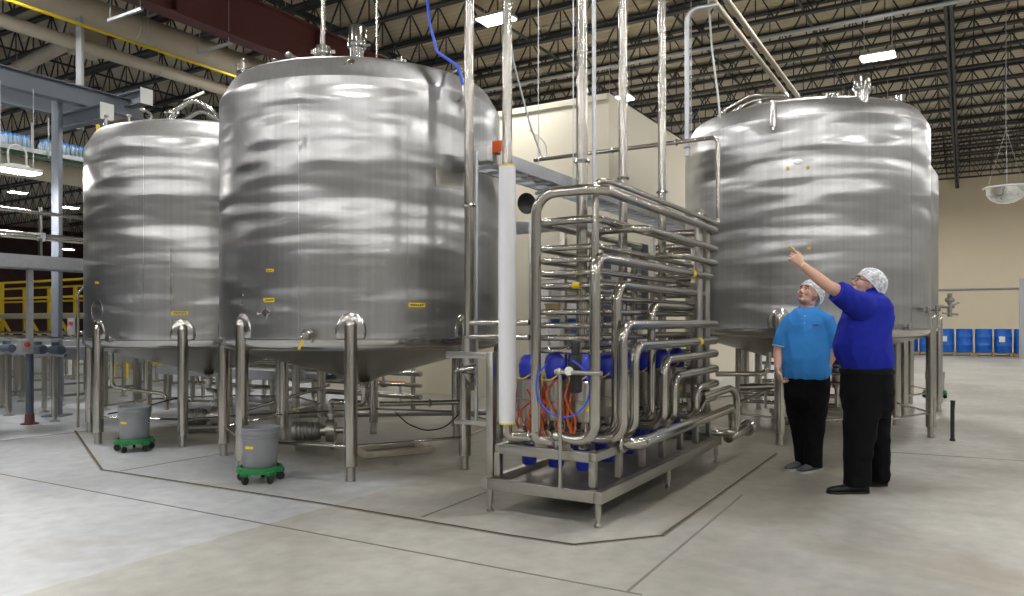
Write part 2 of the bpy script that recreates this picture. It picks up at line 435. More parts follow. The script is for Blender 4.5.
seen = {(11.0, 6.9): 'bright LED high bay light above the riser beside the tall front tank', (16.4, 6.9): 'bright LED high bay light over the top corner of the cream room', (16.4, 1.45): 'bright LED high bay light above the tank behind the men'}
for u in (-21.4+.0, -16.0, -10.6, -5.2, .2, 5.6, 11.0, 16.4, 21.8, 27.2, 32.6):
    for v in (-9.4+.0, -4.0, 1.45, 6.9, 12.3):
        if u < -21: continue
        lb = seen.get((u, v), 'rectangular LED high bay light hung over the open hall floor')
        light(W(u, v, 6.55), TH+PI/2, lb, None if (u, v) in seen else 'high bay lights over the rest of the hall')
light(at(17, 174, 10.2), TH, 'low hung bright LED light under the bottle conveyor', size=(.52, .3), top=at(0,85,10.2).z, cord=True)
light(at(70, 208.5, 35), TH, 'small distant LED light ahead of a maroon column', top=8.3)
light(at(68, 250, 48), TH, 'small distant LED light low in the dark far bay', top=8.3)
for (u, v) in ((16, 33), (27, 30), (33, 42), (22, 50), (5, 24), (-5, 20), (-5, 30)):
    light(W(u, v, 6.6), TH, 'rectangular LED high bay light over the bottling hall', 'high bay lights over the bottling hall')
# ------------------------------------------------------------------ tanks
def shell_hit(c, R, px, py):           # where the line of sight meets the tank wall; returns local point, outward angle
    d = Vector(((px-512)/FPX, 1, (HOR-py)/FPX))
    a = d.x*d.x+1; b = -2*(d.x*c[0]+c[1]); cc = c[0]**2+c[1]**2-R*R
    t = (-b-math.sqrt(max(0, b*b-4*a*cc)))/(2*a)
    p = d*t; p.z += EYE
    return Vector((p.x-c[0], p.y-c[1], p.z)), math.atan2(p.y-c[1], p.x-c[0])
def Rz(a): return Matrix.Rotation(a, 3, 'Z')
def make_tank(name, label, c, R, zr, zs, leg0, group=None):
    t = thing(name, label, 'storage tank', (c[0], c[1], 0), 0, group)
    h = zs-zr
    m = MB(); m.lathe([(R, zr+.05), (R, zr+.05+h*.33), (R, zr+.05+h*.66), (R, zs)], 128); m.build('shell', M['tank'], t)
    m = MB(); m.lathe([(R, zs), (R-.006, zs+.02), (R-.09, zs+.165), (R-.10, zs+.185), (R-.12, zs+.205), (R-.28, zs+.262), (R*.5, zs+.36), (R*.25, zs+.41), (.02, zs+.43)], 96); m.build('domed_head', M['head'], t, sharp=60)
    m = MB(); m.lathe([(R, zr+.05), (R+.012, zr+.045), (R+.014, zr+.0), (R-.01, zr-.035), (R-.05, zr-.06)], 96); m.build('knuckle_rim', M['polished'], t, sharp=60)
    zb = zr-.06-(R-.05)*.27
    m = MB(); m.lathe([(R-.05, zr-.06), (R*.5, zr-.06-(R*.5-.05)*.27), (.16, zb+.04), (.07, zb)], 72); m.build('cone_bottom', M['cone'], t, sharp=60)
    m = MB(); m.lathe([(.07, zb+.01), (.045, zb-.03), (.045, zb-.06), (.075, zb-.06), (.075, zb-.085), (.045, zb-.085), (.045, zb-.13)], 20); m.build('outlet', M['pipe'], t)
    legs = []
    for k in range(8):
        a = leg0+k*PI/4; x, y = R*math.cos(a), R*math.sin(a)
        m = MB(); m.lathe([(.057, .13), (.057, zr+.16), (.052, zr+.19), (.036, zr+.215), (0, zr+.223)], 20, (x, y, 0)); lg = m.build('leg', M['pipe'], t)
        m = MB(); m.lathe([(0.001, 0), (.04, 0), (.042, .015), (.038, .03), (.038, .135)], 18, (x, y, 0)); m.build('foot', M['steel'], lg)
        m = MB(); m.ell((0,0,0), (.028, .135, .17), None, 20, 14)
        q = MB()
        q.add([Rz(a) @ Vector(p) + Vector((x*.995, y*.995, zr+.11)) for p in m.v], m.f); q.v = [(px_, py_, max(pz_, zr+.05)) for (px_, py_, pz_) in q.v]; q.build('leg_pad', M['polished'], lg)
        legs.append((x, y))
        a2 = a+PI/4; m = MB(); m.tube([(x, y, .30), (R*math.cos(a2), R*math.sin(a2), .30)], .0125, 8); m.build('brace_rod', M['pipe'], t)
    t['R'] = R; return t
def seam(t, c, R, px, y0, y1):
    p, a = shell_hit(c, R, px, (y0+y1)/2); z0 = shell_hit(c, R, px, y1)[0].z; z1 = shell_hit(c, R, px, y0)[0].z
    m = MB(); q = Vector((math.cos(a)*(R+.0005), math.sin(a)*(R+.0005), (z0+z1)/2)); m.box(q, (.003, .014, z1-z0), Rz(a)); m.build('weld_seam', M['tank'], t)
def plate(t, c, R, px, py, wpx, hpx, name='label_plate', text=True, mt='ylabel'):
    p, a = shell_hit(c, R, px, py); s = (p.y+c[1])/FPX; w, h = wpx*s, hpx*s
    m = MB(); m.box(p, (.006, w, h), Rz(a)); o = m.build(name, M[mt], t)
    if text:
        m = MB(); n = 6; r = random.Random(int(px))
        for i in range(n):
            ww = w*.8/n; m.box(p + Rz(a) @ Vector((.0035, -w*.4+ww*(i+.5), 0)), (.002, ww*r.uniform(.5, .8), h*.42), Rz(a))
        m.build('label_print', M['ink'], o)
    return o
def ferrule(t, c, R, px, py, r=.03, l=.05, m_='polished', name='nozzle'):
    p, a = shell_hit(c, R, px, py); A = Vector((math.cos(a), math.sin(a), 0)); Q = Vector((0,0,1)).rotation_difference(A).to_matrix()
    m = MB(); m.lathe([(r*.8, -.01), (r*.8, l*.5), (r*1.25, l*.5), (r*1.25, l*.8), (r, l*.8), (r, l), (0, l)], 16, p, Q); return m.build(name, M[m_], t), p, A
def top_at(t, c, px, Y): return Vector(((px-512)/FPX*Y-c[0], Y-c[1], 0))
def vent(t, x, y, z, h, r):
    m = MB(); m.lathe([(r*.75, z-.06), (r*.75, z+h*.42), (r*1.05, z+h*.42), (r*1.05, z+h*.5), (r*.8, z+h*.5)], 24, (x, y, 0)); o = m.build('vent_neck', M['polished'], t)
    m = MB(); m.lathe([(r*.85, z+h*.5), (r, z+h*.54), (r, z+h*.95), (r*.9, z+h), (0, z+h)], 24, (x, y, 0)); m.build('vent_cap', M['polished'], t)
    m = MB(); m.tube([(x+r, y-.02, z+h*.46), (x+r*1.5, y-.03, z+h*.46)], .014, 8); m.build('clamp_knob', M['steel'], t)
def manway(t, x, y, z, r, tilt):
    Q = Matrix.Rotation(tilt, 3, 'X'); o = Vector((x, y, z))
    m = MB(); m.lathe([(r, -.06), (r, .03), (r+.03, .03), (r+.03, .055), (r*.9, .075), (r*.5, .11), (0, .12)], 32, o, Q); g = m.build('manway_lid', M['polished'], t)
    for k in range(6):
        m = MB(); a = k*PI/3; p = o + Q @ Vector(((r+.03)*math.cos(a), (r+.03)*math.sin(a), .07)); m.tube([p-Vector((0,0,.06)), p+Vector((0,0,.05))], .012, 8); m.ell(p+Vector((0,0,.06)), (.028,.028,.02), None, 10, 6); m.build('clamp_bolt', M['steel'], g)
    m = MB(); p = o+Vector((r+.02, 0, .02)); m.tube([p, p+Vector((.03,0,.17)), p+Vector((-.06,0,.22))], .016, 8, .05); m.ell(p+Vector((-.08,0,.22)), (.04,.03,.03), None, 10, 8); m.build('hinge_arm', M['steel'], g)
def clamp_top(t, x, y, z, r, h):
    m = MB(); m.lathe([(r*.75, z-.05), (r*.75, z+h*.5), (r*1.15, z+h*.5), (r*1.15, z+h*.8), (r, z+h*.8), (r*.9, z+h), (0, z+h)], 20, (x, y, 0)); n = m.build('top_nozzle', M['polished'], t)
    m = MB(); m.bar((x-r*1.5, y, z+h*.7), (x+r*1.5, y, z+h*.7), .02, .03); m.build('clamp', M['steel'], n)

C1 = (-1.56, 7.97); R1 = 1.43
T1 = make_tank('storage_tank', 'tall shiny steel tank in front with three yellow labels and a white sleeved riser beside', C1, R1, 1.185, 3.52, math.radians(-83.5))
C2 = (-3.915, 9.75)
T2 = make_tank('storage_tank', 'steel tank half hidden behind the tall front tank, with an arched pipe on top', C2, 1.41, 1.135, 3.44, math.radians(-79))
C3 = (3.73, 9.73); R3 = 1.46
T3 = make_tank('storage_tank', 'big steel tank right behind the two men', C3, R3, 1.26, 3.68, math.radians(-75))
C4 = (C3[0]+.5137*3.12, C3[1]+.858*3.12)
T4 = make_tank('storage_tank', 'steel tank almost hidden behind the tank the men look at', C4, R3, 1.26, 3.62, math.radians(-75))
# tall front tank fittings
for a in ((298, 95, 335), (408, 95, 335)): seam(T1, C1, R1, *a)
plate(T1, C1, R1, 270, 270.5, 9, 3.2); plate(T1, C1, R1, 269, 300, 14, 4); plate(T1, C1, R1, 417, 305, 18, 4)
q = top_at(T1, C1, 357, 7.0); vent(T1, q.x, q.y, 3.78, .34, .085)
q = top_at(T1, C1, 323, 7.05); clamp_top(T1, q.x, q.y, 3.79, .075, .16)
m = MB(); m.tube([(q.x, q.y, 3.9), (q.x, q.y, 8.3)], .022, 10); m.build('spray_pipe', M['pipe'], T1)
q = top_at(T1, C1, 377, 7.3); m = MB(); m.tube([(q.x, q.y, 3.8), (q.x, q.y, 7.5)], .012, 8); m.build('level_rod', M['pipe'], T1)
q = top_at(T1, C1, 400, 7.15); clamp_top(T1, q.x, q.y, 3.78, .04, .1)
q = top_at(T1, C1, 268, 7.35); manway(T1, q.x, q.y, 3.74, .26, math.radians(8))
for (px, py) in ((345, 69), (352, 66)):
    p = at(px, py, 6.66)-Vector((C1[0], C1[1], 0)); m = MB(); Q = Vector((0,0,1)).rotation_difference(Vector((0,-.8,.6))).to_matrix()
    m.lathe([(.018, -.03), (.018, .03), (.035, .03), (.035, .05), (.02, .06), (0, .06)], 14, p, Q); m.build('shoulder_nozzle', M['polished'], T1)
m = MB(); pts = [shell_hit(C1, R1, 458, y)[0] for y in (86, 101)]
o_ = Vector((.62, -.78, 0))
m.tube([pts[0]+o_*-.12+Vector((0,0,.16)), pts[0]+o_*.07+Vector((0,0,.15)), pts[1]+o_*.07, pts[1]-o_*.02], .013, 10, .06); m.build('breather_pipe', M['polished'], T1)
plate(T1, C1, R1, 449, 179, 34, 18, 'mounting_plate', False, 'steel')
ferrule(T1, C1, R1, 243, 295, .016, .02, name='sight_stud'); ferrule(T1, C1, R1, 243, 304, .016, .02, name='sight_stud')
n_, p, A = ferrule(T1, C1, R1, 270, 313, .026, .07, name='thermowell')
m = MB(); T_ = Vector((-A.y, A.x, 0)); b0 = p+A*.05
m.tube([b0-T_*.07, b0+T_*.05], .012, 8); m.ell(b0-T_*.085, (.022,.022,.022), None, 10, 8); m.tube([b0+Vector((0,0,-.05)), b0+Vector((0,0,.05))], .01, 8); m.build('thermowell_cap', M['polished'], n_)
n_, p, A = ferrule(T1, C1, R1, 311, 334, .035, .09, name='sample_valve')
m = MB(); b0 = p+A*.1; m.ell(b0, (.045,.045,.045), None, 14, 10); m.tube([b0, b0+Vector((-.05,-.02,-.03))], .016, 8); m.build('valve_body', M['polished'], n_)
m = MB(); m.bar(b0+Vector((-.02,-.03,-.05)), b0+Vector((-.055,-.045,-.13)), .016, .02); m.build('valve_handle', M['yellow'], n_)
# left tank fittings
plate(T2, C2, 1.41, 97, 283, 6, 2.5); plate(T2, C2, 1.41, 97, 322, 9, 2.5); plate(T2, C2, 1.41, 180, 313, 16, 3)
p, a = shell_hit(C2, 1.41, 97, 311); m = MB(); m.ring(p, .13, .003, (math.cos(a), math.sin(a), 0), 28, 6); m.build('patch_ring', M['steel'], T2)
n_, p, A = ferrule(T2, C2, 1.41, 112, 339, .03, .06, name='drain_valve')
seam(T2, C2, 1.41, 143, 140, 330)
q = top_at(T2, C2, 128, 9.2); manway(T2, q.x, q.y, 3.72, .24, math.radians(6))
m = MB(); a_ = at(172, 118, 9.3)-Vector((C2[0], C2[1], 0)); b_ = at(221, 140, 9.3)-Vector((C2[0], C2[1], 0))
for dz, dy in ((0, 0), (-.07, .22)):
    m = MB(); m.tube([a_+Vector((0,dy,-.1)), a_+Vector((0,dy,.08+dz)), a_+Vector((.28,dy,.24+dz)), b_+Vector((-.12,dy,.38+dz)), b_+Vector((0,dy,.22+dz)), b_+Vector((.02,dy,-.15))], .034, 12, .16); m.build('overflow_pipe', M['polished'], T2)
clamp_top(T2, a_.x, a_.y, a_.z-.02, .06, .12)
m = MB(); m.bar(a_+Vector((.15,0,.2)), a_+Vector((.4,.0,.32)), .03, .03); m.build('pipe_clip', M['steel'], T2)
q = top_at(T2, C2, 98, 9.2); m = MB(); m.lathe([(.022, 3.66), (.022, 3.78), (0, 3.79)], 12, (q.x, q.y, 0)); m.build('yellow_plug', M['ylabel'], T2)
# tank behind the men
for a in ((783, 120, 330), (912, 120, 325)): seam(T3, C3, R3, *a)
q = top_at(T3, C3, 862, 8.42); vent(T3, q.x, q.y, 3.85, .28, .092)
q = top_at(T3, C3, 832, 8.45); clamp_top(T3, q.x, q.y, 3.86, .05, .09)
q = top_at(T3, C3, 897, 8.72); clamp_top(T3, q.x, q.y, 3.85, .055, .14)
p = at(883, 112, 8.55)-Vector((C3[0], C3[1], 0)); m = MB(); Q = Vector((0,0,1)).rotation_difference(Vector((.3,-.75,.6))).to_matrix()
m.lathe([(.03, -.05), (.03, .03), (.06, .03), (.06, .06), (.035, .07), (0, .075)], 16, p, Q); m.build('shoulder_nozzle', M['polished'], T3)
p, a = shell_hit(C3, R3, 774, 126); A = Vector((math.cos(a), math.sin(a), 0)); m = MB(); m.tube([p+A*.05+Vector((0,0,-.02)), p+A*.05+Vector((0,0,.27))], .036, 14); m.tube([p-A*.02, p+A*.05, p+A*.05-Vector((0,0,.06))], .02, 10, .03); m.build('sight_bracket', M['polished'], T3)
for (px, py) in ((788, 169), (808, 168), (790, 248), (809, 248)): ferrule(T3, C3, R3, px, py, .018, .02, 'brass', 'threaded_plug')
p, a = shell_hit(C3, R3, 798, 162)
m = MB(); m.ell(p, (.004,.05,.03), Rz(a), 20, 14); m.build('weld_patch', M['tank'], T3)
for k, (dy, hh) in enumerate(((0, .22), (.3, .14))):
    a_ = at(708, 132, 9.9+dy)-Vector((C3[0], C3[1], 0)); b_ = at(792, 100, 9.2+dy)-Vector((C3[0], C3[1], 0))
    mid = (a_+b_)/2
    m = MB(); m.tube([a_+Vector((0,0,-.1)), a_+Vector((.12,0,hh)), mid+Vector((.05,0,hh+.05)), b_+Vector((-.05,0,.06)), b_+Vector((.05,0,-.1))], .036, 12, .3); m.build('overflow_pipe', M['pipe'], T3)
q = top_at(T3, C3, 745, 9.7); manway(T3, q.x, q.y, 3.95, .24, 0)
n_, p, A = ferrule(T3, C3, R3, 922, 310, .03, .08, name='side_valve')
m = MB(); b0 = p+A*.1; m.tube([b0, b0+A*.1], .016, 8); m.tube([b0+A*.06-Vector((0,0,.05)), b0+A*.06+Vector((0,0,.05))], .022, 10); m.build('valve_body', M['polished'], n_)
n_, p, A = ferrule(T3, C3, R3, 905, 327, .03, .07, name='sample_valve')
# tank beyond: valve cluster sticking out
t4r = Vector((R3*.86, -R3*.5, 1.62))
m = MB()
m.tube([t4r-Vector((.1,0,0)), t4r+Vector((.22,-.05,0))], .03, 10); m.tube([t4r+Vector((.16,-.04,-.16)), t4r+Vector((.16,-.04,.2))], .035, 12)
m.ell(t4r+Vector((.16,-.04,.1)), (.07,.07,.05), None, 14, 8); m.tube([t4r+Vector((.16,-.04,.0)), t4r+Vector((.3,-.04,.06))], .015, 8); m.tube([t4r+Vector((.05,-.04,-.1)), t4r+Vector((.28,-.04,-.12))], .02, 8)
m.build('valve_cluster', M['dull'], T4)
# pumps under the tanks
def pump(loc, rz, label):
    t = thing('transfer_pump', label, 'pump', loc, rz)
    X = Vector((0,0,1)).rotation_difference(Vector((1,0,0))).to_matrix()
    m = MB(); m.lathe([(0,-.26),(.085,-.26),(.1,-.24),(.1,.02),(.085,.04),(0,.04)], 24, (0,0,.2), X)
    m.build('motor', M['dull'], t)
    m = MB()
    for k in range(6): m.lathe([(.1,-.22+k*.04),(.108,-.215+k*.04),(.108,-.205+k*.04),(.1,-.2+k*.04)], 24, (0,0,.2), X)
    m.build('cooling_fin', M['dull'], t)
    m = MB(); m.lathe([(.06,.04),(.06,.1),(.12,.1),(.13,.13),(.13,.19),(.09,.21),(.035,.21),(.035,.28)], 28, (0,0,.2), X); m.build('pump_casing', M['steel'], t)
    m = MB(); m.tube([(.15,0,.3),(.15,0,.42)], .032, 12); m.lathe([(.05,.36),(.05,.39)], 16, (.15,0,0)); m.build('discharge_port', M['pipe'], t)
    m = MB(); m.bar((-.26,0,.075), (.2,0,.075), .16, .02); m.build('base_plate', M['steel'], t)
    for sx in (-.22, .16):
        for sy in (-.06, .06):
            m = MB(); m.tube([(sx,sy,0),(sx,sy,.075)], .012, 8); m.build('leg', M['steel'], t)
    return t
P1 = pump((-2.12, 8.2, 0), .15, 'steel pump with motor standing under the tall front tank, past the right bucket')
P2 = pump((-3.85, 9.42, 0), .25, 'steel pump with motor standing under the left tank, past the left bucket')
def pipe_run(name, label, pts, r, fil, cat='pipe', m_='pipe', clamps=()):
    m = MB(); m.tube(pts, r, 14, fil); o = m.build(name, M[m_], None); tag(o, label, cat)
    for c in clamps:
        m = MB(); m.ring(c[0], r*1.25, r*.45, c[1], 18, 6); m.build('clamp', M['polished'], o)
    return o
zb1 = 1.2-.06-(R1-.05)*.27-.15; zb2 = zb1-.05
pipe_run('product_pipe', 'steel pipe dropping from the cone of the tall front tank to its pump', [(C1[0], C1[1], zb1), (C1[0], C1[1], zb1-.1), (-1.972, 8.222, zb1-.1), (-1.972, 8.222, .44)], .034, .08)
pipe_run('product_pipe', 'steel pipe dropping from the cone of the left tank to its pump', [(C2[0], C2[1], zb2), (C2[0], C2[1], zb2-.06), (-3.71, 9.45, zb2-.06), (-3.71, 9.45, .44)], .034, .07)
m = MB(); m.tube([q_-Vector((C2[0], C2[1], 0)) for q_ in (at(112, 352, 9.2), at(112, 387, 9.2), at(166, 394, 9.3), at(167, 410, 9.3))], .024, 12, .08); m.build('drain_pipe', M['pipe'], T2)
pipe_run('product_pipe', 'long horizontal steel pipe under the tall front tank running to the riser', [at(380, 404, 8.3), at(465, 402, 8.0)], .028, 0, clamps=((at(430, 403, 8.1), (1,-.2,0)),))
pipe_run('product_pipe', 'dark low steel pipe on the floor behind the tall front tank', [at(300, 415, 10.2), at(500, 412, 10.2)], .04, 0, m_='dull')
pipe_run('product_pipe', 'sloping bright pipe stub beside the back legs of the tall front tank', [at(240, 412, 8.9), at(330, 385, 9.2)], .018, 0)
pipe_run('hose', 'black hose sagging on the floor under the tall front tank', [at(395, 412, 9.0), at(408, 424, 8.9), at(425, 431, 8.8), at(445, 428, 8.8), at(460, 413, 8.8)], .008, .3, 'hose', 'rubber')
pipe_run('hose', 'black hose crossing in front of the left tank pump', [at(108, 414, 8.9), at(140, 408, 9.0), at(176, 398, 9.3), at(190, 401, 9.4)], .009, .3, 'hose', 'rubber')
m = MB(); cx, cy = ground(352, 453).x, ground(352, 453).y+.0
for a_, b_ in (((-.36,-.25),(.36,-.25)),((.36,-.25),(.36,.25)),((.36,.25),(-.36,.25)),((-.36,.25),(-.36,-.25))): m.bar((a_[0],a_[1],.03),(b_[0],b_[1],.03),.06,.06)
tag(m.build('drain_frame', M['curb'], None, (-1.28, 8.05, 0), .5, .006), 'square cream curb frame on the floor under the tall front tank', 'curb')
# buckets on dollies
def bucket(loc, rz, lb, ld):
    d = thing('bucket_dolly', ld, 'dolly', loc, rz, None)
    m = MB(); m.lathe([(.0,.085),(.17,.085),(.19,.09),(.19,.135),(.165,.14),(.16,.115),(.0,.112)], 36); m.build('tray', M['green'], d)
    for k in range(5):
        a = k*2*PI/5+.3; x, y = .172*math.cos(a), .172*math.sin(a)
        m = MB(); m.box((x*.98, y*.98, .089), (.07, .07, .038), Rz(a)); m.build('caster_arm', M['green'], d, bevel=.01)
        g = MB(); Q = Matrix.Rotation(a, 3, 'Z') @ Vector((0,0,1)).rotation_difference(Vector((0,1,0))).to_matrix()
        g.lathe([(0,-.014),(.03,-.014),(.036,-.008),(.036,.008),(.03,.014),(0,.014)], 18, (x, y, .036), Q); w_ = g.build('caster', M['rubber'], d)
        g = MB(); g.tube([(x, y, .05), (x, y, .085)], .01, 8); g.build('caster_fork', M['rubber'], w_)
    b = thing('bucket', lb, 'bucket', (loc[0], loc[1], .113), rz)
    m = MB(); m.lathe([(0,0.004),(.138,.004),(.142,.012),(.153,.25),(.16,.25),(.16,.262),(.155,.263),(.155,.278),(.163,.278),(.163,.29),(.157,.291),(.157,.306),(.165,.306),(.165,.318),(.160,.319),(.160,.345),(.166,.35),(.166,.36),(.156,.362),(.150,.30),(.136,.02),(0,.016)], 48); m.build('pail', M['bucket'], b, sharp=50)
    m = MB(); pts = []
    for k in range(13):
        a = PI*k/12; pts.append((-.165*math.cos(a), .167*math.sin(a)*.96, .30-.11*math.sin(a)))
    m.tube(pts, .003, 6); m.build('bail_handle', M['steel'], b)
    m = MB(); aa = -1.85 - rz
    m.box((.151*math.cos(aa), .151*math.sin(aa), .2), (.006, .075, .022), Rz(aa)); m.build('label_plate', M['ylabel'], b)
    return b, d
bucket((-2.185, 6.545, 0), .2, 'grey ridged bucket in front of the tall front tank', 'green wheeled dolly under the bucket ahead of the tall front tank')
bucket((-4.06, 8.12, 0), .5, 'grey ridged bucket in front of the left tank', 'green wheeled dolly under the bucket ahead of the left tank')
bucket((7.70, 13.75, 0), .1, 'small grey bucket past the legs of the tank behind the men', 'green dolly on the floor past the legs of the tank behind the men')
# ------------------------------------------------------------------ valve manifold skid (local x = u, y = v)
SU0, SU1, SV0, SV1 = 4.63, 7.47, 2.09, 2.99
SK = thing('valve_manifold_skid', 'stainless pipe manifold skid with rows of blue capped valves in the middle of the floor', 'pipe manifold', W(SU0, SV0), TH)
def L_(u, v, z): return Vector((u-SU0, v-SV0, z))
LU, LV = SU1-SU0, SV1-SV0
# drip pan frame
for n_, a, b_ in (('base_beam', (0,0), (LU,0)), ('base_beam', (0,LV), (LU,LV))):
    m = MB(); m.bar((a[0]-.03, a[1], .207), (b_[0]+.03, b_[1], .207), .06, .08); m.build(n_, M['steel'], SK, bevel=.006)
for u in (0, LU):
    m = MB(); m.bar((u, .03, .207), (u, LV-.03, .207), .06, .08); m.build('base_beam', M['steel'], SK, bevel=.006)
m = MB(); m.box((LU/2, LV/2, .185), (LU-.06, LV-.06, .02)); m.build('drip_pan', M['dull'], SK)
for u in (.02, LU/2, LU-.02):
    for v in (.02, LV-.02):
        m = MB(); m.tube([(u, v, .06), (u, v, .17)], .022, 14); f = m.build('leg', M['steel'], SK)
        m = MB(); m.lathe([(0,0), (.026,0), (.026,.015), (.013,.03), (.013,.075), (.018,.075), (.018,.06+.03)], 14, (u, v, 0)); m.build('foot', M['steel'], f)
for v in (.08, LV-.06):
    m = MB(); m.bar((.06, v, .455), (LU-.05, v, .455), .05, .06); m.build('upper_rail', M['steel'], SK, bevel=.005)
for u in (.07, LU-.07):
    m = MB(); m.bar((u, .1, .455), (u, LV-.08, .455), .05, .07); m.build('upper_rail', M['steel'], SK, bevel=.005)
for u in (.07, .52, .98, 1.44, 1.9, 2.36, LU-.07):
    for v in (.08, LV-.06):
        m = MB(); m.bar((u, v, .245), (u, v, .43), .05, .05, (1,0,0)); m.build('post', M['steel'], SK, bevel=.005)
# side bracket frame at the outer end
m = MB(); m.bar((.1, LV+.02, .2), (.1, LV+.02, 1.16), .06, .06, (1,0,0)); m.build('bracket_post', M['steel'], SK, bevel=.005)
m = MB(); m.bar((.1, LV+.05, 1.13), (.1, LV+.42, 1.13), .05, .05); m.build('bracket_arm', M['steel'], SK, bevel=.005)
m = MB(); m.bar((.1, LV+.05, .62), (.1, LV+.35, .62), .03, .03); m.build('bracket_arm', M['steel'], SK, bevel=.004)
# vertical stanchions holding the pipe loops
for (u, v, z1, r) in ((5.75, 2.93, 2.22, .025), (5.2, 2.92, 2.2, .025), (6.5, 2.93, 2.2, .025), (7.2, 2.93, 2.2, .025), (7.25, 2.02+.25, 2.2, .022), (6.2, 2.30, 2.1, .02)):
    m = MB(); m.bar(L_(u, v, .48), L_(u, v, z1), r*2, r*2, (1,0,0)); m.build('stanchion', M['steel'], SK, bevel=.005)
m = MB(); m.tube([L_(7.05, 2.16, .45), L_(7.05, 2.16, 2.42), L_(7.3, 2.16, 2.42), L_(7.3, 2.16, .5)], .038, 14, .09); m.build('support_loop', M['steel'], SK)
def pipe(pts, r=.035, fil=.11, name='pipe', tag_at=None, cl=()):
    m = MB(); m.tube([L_(*p) for p in pts], r, 16, fil, True, 0, 7); o = m.build(name, M['pipe'], SK)
    if tag_at:
        m = MB(); m.ring(L_(*tag_at), r+.001, .004, (1,0,0), 18, 6); c = L_(*tag_at)
        m = MB(); m.tube([c-Vector((.04,0,0)), c+Vector((.04,0,0))], r+.0025, 16, 0, False); m.build('marker_band', M['ylabel'], o)
    for c, ax in cl:
        m = MB(); m.ring(L_(*c), r*1.2, r*.4, ax, 18, 6); m.build('clamp', M['polished'], o)
    return o
UE = 7.40
def tail(v, z, d=.5): return [(UE, v, z), (UE, v+d, z)]
# wrap pipe over the top: up at the outer front, across, then along the side
pipe([(4.60, 2.56, .58), (4.60, 2.56, 2.27), (4.60, 2.07, 2.27)] + tail(2.07, 2.27), .036, .15)
pipe([(4.72, 2.16, 1.0), (4.72, 2.16, 2.345), (4.80, 2.08, 2.345), (UE+.02, 2.08, 2.345), (UE+.02, 2.08, 2.40)], .022, .05)
pipe([(5.40, 2.50, .60), (5.40, 2.50, 2.09), (5.40, 2.07, 2.09)] + tail(2.07, 2.09), .03, .12)
pipe([(6.27, 2.50, .60), (6.27, 2.50, 1.95), (6.27, 2.07, 1.95)] + tail(2.07, 1.95), .03, .12)
pipe([(4.62, 2.42, .60), (4.62, 2.12, .56), (4.62, 2.12, 1.82)] + tail(2.12, 1.82), .037, .13, tag_at=(6.7, 2.12, 1.82))
pipe([(5.15, 2.45, .55), (5.15, 2.19, .55), (5.15, 2.19, 1.655)] + tail(2.19, 1.655), .036, .13)
pipe([(5.95, 2.5, .55), (5.95, 2.22, .55), (5.95, 2.22, 1.52)] + tail(2.22, 1.52, .4), .033, .12)
pipe([(4.98, 2.38, .54), (4.98, 2.07, .54), (4.98, 2.07, 1.36)] + tail(2.07, 1.36), .037, .13)
pipe([(5.20, 2.38, .54), (5.20, 2.07, .54), (5.20, 2.07, 1.20)] + tail(2.07, 1.20), .036, .13, tag_at=(6.75, 2.07, 1.2))
pipe([(5.83, 2.38, .54), (5.83, 2.07, .54), (5.83, 2.07, 1.075)] + tail(2.07, 1.075), .036, .13)
pipe([(6.08, 2.38, .54), (6.08, 2.07, .54), (6.08, 2.07, .927)] + tail(2.07, .927), .036, .12)
pipe([(6.68, 2.38, .54), (6.68, 2.07, .54), (6.68, 2.07, .785)] + tail(2.07, .785), .035, .10)
pipe([(6.75, 2.38, .52), (6.75, 2.09, .52), (6.95, 2.09, .645)] + tail(2.09, .645), .033, .10)
pipe([(6.70, 2.02, .70), (7.55, 2.0, .72), (7.74, 1.98, .66), (7.74, 1.98, .27), (7.55, 2.05, .27), (7.45, 2.6, .27)], .036, .15)
# thick header along the outer edge
pipe([(5.12, 2.22, .50), (5.12, 2.01, .50), (7.60, 2.0, .52), (7.68, 2.0, .40), (7.68, 2.0, .25), (8.0, 2.4, .24)], .045, .10, 'header_pipe', cl=(((5.12, 2.12, .50), (0,1,0)),))
# stacked cross pipes that wrap round to the inner side
zz = [2.13, 1.93, 1.84, 1.745, 1.65, 1.555, 1.455, 1.355, 1.26, 1.165]
for k, z in enumerate(zz):
    r = .03 if k == 0 else .022
    pts = [(7.1, 2.77, z), (5.0+.0, 2.77, z), (5.0, 2.28, z), (7.30, 2.28, z), (7.30, 2.70, z)]
    pipe(pts, r, .08, tag_at=None)
for z in (1.345, 1.235):
    pipe([(4.93, 2.80, z+.03), (4.93, 3.33, z+.03)], .022, 0)
for (u, v, z) in ((5.0, 2.44, 1.65), (5.0, 2.44, 1.165)):
    m = MB(); c = L_(u, v, z); m.tube([c-Vector((0,.03,0)), c+Vector((0,.03,0))], .0245, 16, 0, False); m.build('marker_band', M['ylabel'], SK)
# bottoms of the front loops: horizontal elbows with clamps under the valves
for (v0, v1, u) in ((2.84, 2.66, 4.80), (2.56, 2.40, 4.66), (2.42, 2.20, 4.62)):
    pass
pipe([(4.66, 2.83, .64), (4.66, 2.83, .55), (4.78, 2.66, .55)], .037, .06, cl=(((4.75, 2.70, .553), (.5,-.85,0)),))
pipe([(4.60, 2.56, .62), (4.60, 2.56, .56), (4.70, 2.44, .54)], .036, .05, cl=(((4.69, 2.455, .545), (.64,-.77,0)),))
